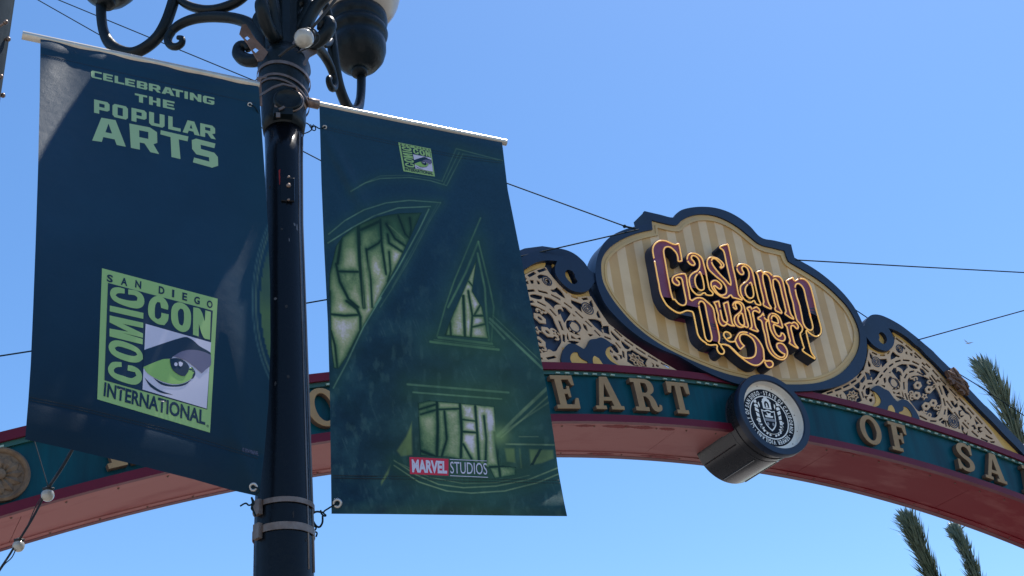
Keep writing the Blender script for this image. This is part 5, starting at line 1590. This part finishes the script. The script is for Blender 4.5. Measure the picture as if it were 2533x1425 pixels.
# framed eye logo, drawn once and fitted to both banners
LGQ = [(42,12),(1013,268),(948,1392),(2,1112)]
_lm = {'frame': [[LGQ]],
 'field': [[[(92,135),(972,368),(925,1198),(62,952)]]],
 'type': [[[(430,330),(450,275),(500,245),(560,262),(597,320),(595,362),(538,345),(530,300),(508,295),(490,320),(487,420),(510,440),(535,425),(540,385),(602,400),(595,450),(565,490),(510,480),(455,440),(432,400)]],
          [[(622,380),(640,320),(690,298),(750,325),(785,380),(787,470),(770,525),(725,548),(670,525),(630,470)],[(680,375),(700,350),(722,360),(730,400),(727,470),(715,495),(692,480),(682,440)]],
          [[(808,340),(865,355),(905,460),(908,365),(955,378),(948,612),(895,595),(855,480),(852,585),(805,570)]],
          [[(100,830),(130,800),(205,800),(208,840),(160,845),(140,865),(150,890),(220,915),(290,935),(330,915),(320,885),(255,870),(260,825),(310,835),(360,870),(378,920),(365,965),(320,990),(240,975),(150,940),(105,900),(92,860)]],
          [[(98,660),(125,625),(180,618),(260,640),(340,680),(380,730),(385,775),(350,800),(290,802),(210,780),(140,745),(105,705)],[(148,680),(180,668),(260,690),(325,718),(338,740),(310,750),(240,735),(165,705)]],
          [[(106,408),(388,470),(387,514),(215,478),(386,560),(385,596),(205,552),(384,606),(383,652),(105,584),(105,518),(262,545),(105,466)]],
          [[(108,325),(390,387),(388,437),(106,373)]],
          [[(110,215),(130,180),(180,172),(232,185),(232,225),(175,222),(155,240),(185,262),(280,285),(335,285),(340,260),(318,240),(262,232),(262,190),(330,200),(380,235),(398,290),(380,335),(330,350),(240,330),(150,290),(118,255)]]],
 'paper': [[[(408,478),(958,635),(920,1190),(382,1030)]]],
 'brow': [[[(398,697),(540,648),(700,597),(755,590),(810,620),(860,665),(950,718),(956,742),(900,722),(830,705),(750,706),(690,722),(640,752),(625,768),(560,775),(480,802),(386,842)]],
          [[(470,930),(560,975),(650,992),(740,975),(795,945),(740,992),(640,1006),(540,988)]], [[(398,928),(450,980),(530,1036),(640,1075),(540,1058),(450,1008)]],
          [[(765,860),(800,842),(826,890),(808,936),(790,940),(812,885)]]],
 'lid': [[[(640,752),(700,715),(770,697),(840,700),(910,718),(955,740),(955,825),(915,860),(880,893),(830,850),(760,795),(700,768)]]],
 'sclera': [[[(388,842),(480,802),(560,774),(612,774),(640,830),(690,880),(730,912),(770,855),(798,840),(816,885),(798,930),(740,970),(660,985),(570,970),(480,930),(420,890)]]],
 'iris': [[[(612,772),(660,766),(715,778),(770,830),(765,880),(735,918),(700,912),(640,870),(618,820)]]],
 'spark': [[ell(662,818,14,16,14)],[[(685,800),(700,795),(722,808),(715,830),(700,838),(688,828)]]]}
def homography(A, B):
    M_ = []
    for (x, y), (u, v) in zip(A, B):
        M_ += [[x, y, 1, 0, 0, 0, -u * x, -u * y, -u], [0, 0, 0, x, y, 1, -v * x, -v * y, -v]]
    _, _, vt = np.linalg.svd(np.array(M_, float))
    H = vt[-1].reshape(3, 3)
    def f(x, y):
        q = H @ (x, y, 1)
        return (q[0] / q[2], q[1] / q[2])
    return f
def eye_logo(sheet, parent, Q, small):
    h = homography(LGQ, Q)
    T = lambda key: [[[h(*p) for p in (smooth_loop(L, 3) if key in ('type','brow','lid','sclera','iris') and not small else L)] for L in S_] for S_ in _lm[key]]
    step = 14
    fr = lay("printed_logo", sheet, T('frame'), M['print_green'], parent, 1, step)
    if not small: pass
    for key, mat, layer in (('field', 'print_navy', 2), ('type', 'print_green', 3), ('paper', 'print_white', 3), ('brow', 'print_navy', 4), ('sclera', 'print_lid', 4), ('lid', 'print_grey', 5), ('iris', 'print_navy', 6), ('spark', 'print_white', 7)):
        lay_each("logo_letter" if key == 'type' else "logo_print", sheet, T(key), M[mat], parent, layer, step)
    txt = []
    for ch, x, y, w in (('S',85,60,50),('A',203,86,54),('N',323,110,50),('D',520,160,48),('I',632,190,18),('E',718,214,40),('G',818,244,46),('O',924,277,48)):
        s_ = .262
        txt.append(text_in(ch, [h(x, y), h(x + w, y + w * s_), h(x + w - 3, y + w * s_ + 63), h(x - 3, y + 63)], .03))
    txt.append(text_in("INTERNATIONAL", [h(64, 966), h(912, 1208), h(908, 1330), h(54, 1086)], .028))
    if not small:
        txt.append(text_in("\u00ae", [h(920, 1322), h(940, 1328), h(938, 1350), h(918, 1344)], .0))
    lay_each("logo_letter", sheet, txt, M['print_navy'], parent, 2.4, step)
eye_logo(left_sheet, lcloth, [(240 + x / 3.393, 660 + y / 3.393) for x, y in LGQ], False)
eye_logo(right_sheet, rcloth, [(985, 352), (1065.5, 368), (1076, 437), (998, 423.5)], True)
tag(lay("small_print", left_sheet, [text_in("\u00a9 2024 MARVEL", [(600, 1107), (640, 1117), (639, 1128), (599, 1117)], .0)], M['print_grey'], lcloth, 1), kind="stuff")
# red and white studio mark
lay("studio_mark", right_sheet, [[RB2_([(522,1008),(760,1020),(760,1122),(526,1112)])]], M['print_red'], rcloth, 1)
lay_each("studio_letter", right_sheet, [text_in("MARVEL", RB2_([(536,1022),(752,1034),(752,1110),(540,1102)]), .045)], M['print_white'], rcloth, 2)
lay_each("studio_letter", right_sheet, [text_in("STUDIOS", RB2_([(770,1036),(992,1046),(996,1116),(772,1108)]), .0)] + [[RB2_([(768,1021),(992,1031),(992,1034),(768,1025)])], [RB2_([(770,1120),(1000,1130),(1000,1134),(770,1124)])]], M['print_white'], rcloth, 1.5)

# ---- stitched seams, grommets and ties
def sheet_line(sheet, L, lift, n=60):
    L = np.array(smooth_loop(L, 6, closed=False), float)
    u_, v_ = sheet.inv(L)
    return sheet.pos(u_, v_, lift)
def stitches(sheet, L, parent, n):
    c_ = np.array(L, float)
    d = np.concatenate([[0], np.cumsum(np.linalg.norm(np.diff(c_, axis=0), axis=1))])
    parts = []
    for k in range(n):
        t0, t1 = k / n * d[-1], (k + .62) / n * d[-1]
        q = np.array([[np.interp(t, d, c_[:, 0]), np.interp(t, d, c_[:, 1])] for t in (t0, t1)])
        u_, v_ = sheet.inv(q)
        parts.append(tube(sheet.pos(u_, v_, .001), .0009, 4))
    return tag(add("stitching", join(parts), M['cord'], parent, weld=False), kind="stuff")
stitches(left_sheet, [(100,134),(235,165),(400,203),(530,233),(635,256)], lcloth, 90)
stitches(left_sheet, [(74,983),(200,1008),(400,1058),(640,1128)], lcloth, 90)
stitches(left_sheet, [(73,990),(200,1015),(400,1065),(640,1135)], lcloth, 90)
stitches(right_sheet, [(797,312),(905,337),(1020,361),(1130,384),(1243,398)], rcloth, 80)
stitches(right_sheet, [(798,318),(905,343),(1020,367),(1130,390),(1243,404)], rcloth, 80)
stitches(right_sheet, [(818,1176),(1000,1178),(1200,1185),(1386,1188)], rcloth, 80)
stitches(right_sheet, [(818,1182),(1000,1185),(1200,1192),(1387,1195)], rcloth, 80)
def grommet(sheet, px, parent, r=.016):
    u_, v_ = sheet.inv([px])
    p = sheet.pos(u_, v_, .003)[0]
    dn = EYE - p; dn /= np.linalg.norm(dn)
    a_ = np.cross(dn, [0, 0, 1.0]); a_ /= np.linalg.norm(a_); b_ = np.cross(a_, dn)
    P = [p + (a_ * math.cos(t) + b_ * math.sin(t)) * r * .72 for t in np.linspace(0, 2 * math.pi, 24, endpoint=False)]
    o = add("grommet", tube(P, r * .32, 8, closed=True), M['grommet'], parent, True)
    hole = [p + (a_ * math.cos(t) + b_ * math.sin(t)) * r * .5 for t in np.linspace(0, 2 * math.pi, 16, endpoint=False)] + [p]
    return p, o
gp = {}
for k, (sh, px, par, r_) in {'ltr': (left_sheet, (618, 259), lcloth, .010), 'lbr': (left_sheet, (626, 1205), lcloth, .015), 'rtl': (right_sheet, (803, 315), rcloth, .010), 'rbl': (right_sheet, (834, 1245), rcloth, .017)}.items():
    gp[k] = grommet(sh, px, par, r_)[0]
def tie(pts, r, parent, name="wire_tie"):
    P = smooth_loop([tuple(p) for p in pts], 5, closed=False, sharp=150)
    return add(name, tube(P, r, 6), M['wire'], parent, True)
dep = lambda p: float((np.array(p) - EYE) @ rays((702, 700))[0] / (rays((702, 700))[0] @ rays((702, 700))[0]))
def tie_px(L, t0, t1, r, parent):
    n = len(L)
    return tie([at_depth(x, y, t0 + (t1 - t0) * i / (n - 1)) for i, (x, y) in enumerate(L)], r, parent)
def tpx(p, px):
    r = rays(px)[0]
    return float((p - EYE) @ r / (r @ r))
t_ = tpx(gp['rbl'], (834, 1245))
tie_px([(834,1245),(812,1258),(800,1268),(806,1276),(796,1272),(793,1262)], t_ - .01, t_ - .02, .0028, rcloth)
tie_px([(800,1268),(782,1266),(772,1274),(776,1292),(788,1304),(797,1294),(798,1276)], t_ - .02, t_ - .02, .0036, rcloth)
tie_px([(776,1300),(782,1306),(778,1314),(784,1318),(782,1328)], t_, t_, .003, rcloth)
t_ = tpx(gp['lbr'], (626, 1205))
tie_px([(626,1205),(638,1208),(640,1216),(634,1222)], t_ - .02, t_ - .02, .003, lcloth)
tie_px([(622,1232),(624,1245),(616,1250),(608,1245),(594,1252)], t_ - .02, t_ - .02, .0028, lcloth)
tie_px([(622,1230),(628,1244),(622,1256),(628,1266),(632,1276),(626,1262),(622,1248)], t_ - .02, t_, .0032, lcloth)
t_ = tpx(gp['rtl'], (803, 315))
tie_px([(752,302),(764,308),(770,316),(778,312),(790,318),(803,315)], t_ + .02, t_ - .01, .0026, rcloth)
tie_px([(768,308),(772,318),(764,326),(751,331)], t_, t_, .0024, rcloth)
tie_px([(776,308),(770,318),(780,322),(778,310)], t_, t_, .0024, rcloth)
t_ = tpx(gp['ltr'], (618, 259))
tie_px([(618,259),(626,262),(634,270),(640,284)], t_ - .01, t_ - .0, .0026, lcloth)

# ================================================================== overhead wires
def wire(name, L, label, r=.008, sag=0., group="thin dark stay wires across the sky"):
    """L: (px, py, depth) points"""
    P = [at_depth(*q) for q in L]
    out = []
    for a, b in zip(P[:-1], P[1:]):
        for t in np.linspace(0, 1, 12, endpoint=False):
            p = a + (b - a) * t
            out.append(p - np.array([0, 0, sag * 4 * t * (1 - t)]))
    out.append(P[-1])
    o = add(name, tube(out, r, 6), M['wire'], None, True)
    tag(o, label, "wire", group)
    return o
d_sign = 14.4
wire("stay_wire", [(1552, 562, d_sign), (1250, 452, 15.2), (620, 196, 17.2), (145, 0, 19.0), (-60, -85, 20.0)], "wire running from the striped panel's left notch up to the top left corner")
wire("stay_wire", [(1340, 716, 14.2), (795, 398, 16.0), (745, 372, 16.2), (242, 84, 18.2), (94, 0, 19.0), (-60, -88, 20)], "lower of two wires crossing the sky above the left banner")
wire("stay_wire", [(1580, 568, d_sign), (1290, 634, 13.9), (815, 740, 13.2), (75, 869, 12.4), (-80, 893, 12.2)], "wire sloping down to the left behind both banners from the striped panel")
wire("stay_wire", [(1968, 643, d_sign + .3), (2250, 659, 15.6), (2640, 680, 17.4)], "nearly level wire leaving the striped panel's right shoulder")
wire("stay_wire", [(2270, 841, 16.3), (2533, 768, 17.2), (2640, 738, 17.6)], "wire rising to the right edge from the right tracery's rim")
wire("stay_wire", [(2100, 756, 17.0), (2150, 789, 17.2), (2410, 948, 17.9), (2533, 1028, 18.2), (2640, 1098, 18.5)], "wire passing behind the right tracery and the tallest palm frond")
# small shackle where two wires meet the panel
sh = add("wire_shackle", join([ball(at_depth(1545, 560, 14.35), .022, 10, 8), tube([at_depth(1545, 560, 14.35), at_depth(1572, 566, 14.38)], .012, 8)]), M['wire'], None, True)
tag(sh, "dark shackle where two wires meet the panel's left notch", "shackle")

# ================================================================== string lights
def bulb_on(parent, px, py, t, hp, socket_dir=(0, 0, 1)):
    c_ = at_depth(px, py, t)
    s_ = t / F_PX * 1.02
    r_ = hp * s_
    dn = np.array(socket_dir, float); dn /= np.linalg.norm(dn)
    b = add("bulb", ball(c_, r_, 24, 16), M['bulb'], parent, True)
    add("socket", tube([c_ + dn * r_ * .72, c_ + dn * r_ * 1.05, c_ + dn * r_ * 1.35], [r_ * .82, r_ * .78, r_ * .42], 14), M['cord'], parent, True)
    add("socket_clip", tube([c_ + dn * r_ * 1.1 + RGT * r_ * .9, c_ + dn * r_ * 1.25, c_ + dn * r_ * 1.1 - RGT * r_ * .9], r_ * .16, 6), M['cord'], parent, True)
    return c_
def cord(parent, L, r):
    P = smooth_loop([tuple(at_depth(*q)) for q in L], 5, closed=False, sharp=120)
    return add("cable", tube(P, r, 8), M['cord'], parent, True)
sl1 = empty("string_light", tuple(at_depth(118, 1225, 4.6)), "hanging cable with two round white bulbs below the left banner", "string light")
cord(sl1, [(205, 1060, 4.75), (178, 1114, 4.7), (150, 1162, 4.66), (120, 1206, 4.6)], .0065)
cord(sl1, [(172, 1120, 4.7), (146, 1166, 4.66), (121, 1206, 4.6)], .0035)
cord(sl1, [(82, 1080, 4.7), (100, 1140, 4.65), (119, 1204, 4.6)], .0016)
cord(sl1, [(112, 1214, 4.6), (100, 1245, 4.58), (76, 1290, 4.54), (50, 1332, 4.5)], .0045)
cord(sl1, [(110, 1216, 4.6), (86, 1258, 4.58), (70, 1296, 4.54), (48, 1332, 4.5)], .0018)
cord(sl1, [(40, 1345, 4.5), (24, 1372, 4.46), (4, 1402, 4.42), (-40, 1470, 4.38)], .0040)
cord(sl1, [(44, 1345, 4.5), (30, 1378, 4.46), (8, 1400, 4.42), (-38, 1474, 4.38)], .0020)
bulb_on(sl1, 118, 1225, 4.6, 15.5)
bulb_on(sl1, 46, 1351, 4.5, 14.5)
tb = tpx(facing(752, 95, .22), (752, 95))
sl2 = empty("string_light", tuple(at_depth(752, 95, tb)), "single pearly bulb on a cable tied to the lamp post's top", "string light")
cord(sl2, [(690, 140, tb - .02), (712, 122, tb - .02), (738, 106, tb - .01), (760, 80, tb), (778, 62, tb), (800, 36, tb + .02), (829, 0, tb + .05), (880, -70, tb + .1)], .0062)
cord(sl2, [(770, 66, tb + .01), (784, 80, tb + .01), (790, 96, tb + .01), (778, 112, tb), (756, 122, tb - .02), (736, 130, tb - .02)], .0026)
bulb_on(sl2, 752, 95, tb - .03, 24.5, (.35, .1, .5))

# ================================================================== post at the left edge
pt = 6.0
A0 = at_depth(-76, 120, pt)
post = empty("utility_post", (A0[0], A0[1], 0), "weathered grey post studded with bolts at the upper left edge", "post")
add("shaft", lathe([(.20, 0), (.19, 2.0), (.175, 5.0), (.165, 7.5)], A0[:2], 24), M['post'], post, True)
for x, y in ((14, 55), (20, 97), (2, 190), (7, 236)):
    w = at_depth(x, y, pt - .10 if x in (14, 2) else pt + .02)
    ax_ = np.array([w[0] - A0[0], w[1] - A0[1], 0]); L = np.linalg.norm(ax_); ax_ /= L
    s = np.array([A0[0], A0[1], w[2]]) + ax_ * .16
    add("bolt", join([tube([s, s + ax_ * max(L - .16, .02)], .007, 8), ball(w, .013, 12, 8)]), M['steel'], post, True)

# ================================================================== palm with tied fronds beyond the arch
def palm():
    t = 19.0
    crown = at_depth(2625, 1745, t + .3)
    root = empty("palm_tree", (crown[0], crown[1], 0), "palm with fronds tied up in narrow bundles rising behind the arch", "palm tree")
    add("trunk", lathe([(.42, 0), (.34, .6), (.30, crown[2] - 1.5), (.34, crown[2] - .6), (.38, crown[2] - .1), (.2, crown[2] + .2)], crown[:2], 20), M['trunk'], root, True)
    sc = t / F_PX
    specs = [([(2625,1745),(2590,1380),(2545,1180),(2500,1040),(2455,945),(2428,905)], 2.0, 1.0, 900), ([(2600,1745),(2400,1560),(2325,1460),(2282,1370),(2256,1310),(2243,1288)], 1.0, .80, 1000), ([(2610,1745),(2478,1560),(2430,1470),(2398,1385),(2372,1330),(2360,1310)], 1.6, .66, 700),
             ([(2630,1745),(2700,1500),(2740,1300),(2755,1180)], 1.2, .9, 200), ([(2640,1745),(2800,1600),(2880,1500),(2920,1440)], 1.2, .8, 180)]
    for fi, (L, dd, wscale, n) in enumerate(specs):
        P = np.array(smooth_loop([tuple(at_depth(x, y, t + dd * (i / (len(L) - 1) - .2))) for i, (x, y) in enumerate(L)], 8, closed=False, sharp=170))
        T = np.gradient(P, axis=0)
        T /= np.linalg.norm(T, axis=1)[:, None]
        rach = add("frond", tube(P, list(np.linspace(.055, .010, len(P))), 6), M['frond_dry'], root, True)
        v, f = [], []
        for k in range(n):
            a = random.uniform(.22, 1.0) ** .9
            i = min(int(a * (len(P) - 1)), len(P) - 2)
            fr = a * (len(P) - 1) - i
            p = P[i] * (1 - fr) + P[i + 1] * fr
            d = T[i]
            side = np.cross(d, rng.normal(size=3)); side /= np.linalg.norm(side)
            spread = random.uniform(.14, .52) * (1.0 if random.random() < .9 else 1.9)
            L_ = (.62 * wscale) * random.uniform(.55, 1.0) * (1 - .45 * max(0, a - .75) / .25)
            dirn = d + side * spread * 1.2
            dirn /= np.linalg.norm(dirn)
            nn = np.cross(dirn, side); nn /= np.linalg.norm(nn)
            w = .017 * random.uniform(.7, 1.3)
            tip = p + dirn * L_ + np.array([0, 0, -.05]) * random.random()
            mid = p + dirn * L_ * .45 + side * .03
            o = len(v)
            v += [p, mid + nn * w, tip, mid - nn * w, mid + side * w * .6]
            f += [(o, o + 1, o + 4), (o + 1, o + 2, o + 4), (o + 2, o + 3, o + 4), (o + 3, o, o + 4)]
        lf = link("leaflets", mesh_from(v, f), M['frond'], rach)
        tag(lf, kind="stuff")
palm()

# ================================================================== a gull far off
bc = at_depth(2394, 849, 60)
u_, r0_ = UPV, RGT
bv = [bc - r0_ * .14, bc + r0_ * .13 - u_ * .05, bc + u_ * .03, bc - u_ * .035, bc - r0_ * .02 - u_ * .02 + FWD * .05,
      bc + r0_ * .02 + u_ * .02, bc - r0_ * .20 + u_ * .20, bc - r0_ * .10 + u_ * .06, bc + r0_ * .30 + u_ * .05, bc + r0_ * .12 - u_ * .01]
bird = add("bird", (bv, [(0, 3, 2), (2, 3, 1), (0, 4, 3), (3, 4, 1), (2, 7, 6), (5, 6, 7), (2, 5, 6), (5, 8, 9), (2, 9, 8)]), M['finial'])
tag(bird, "tiny pale bird gliding above the tallest palm frond", "bird")
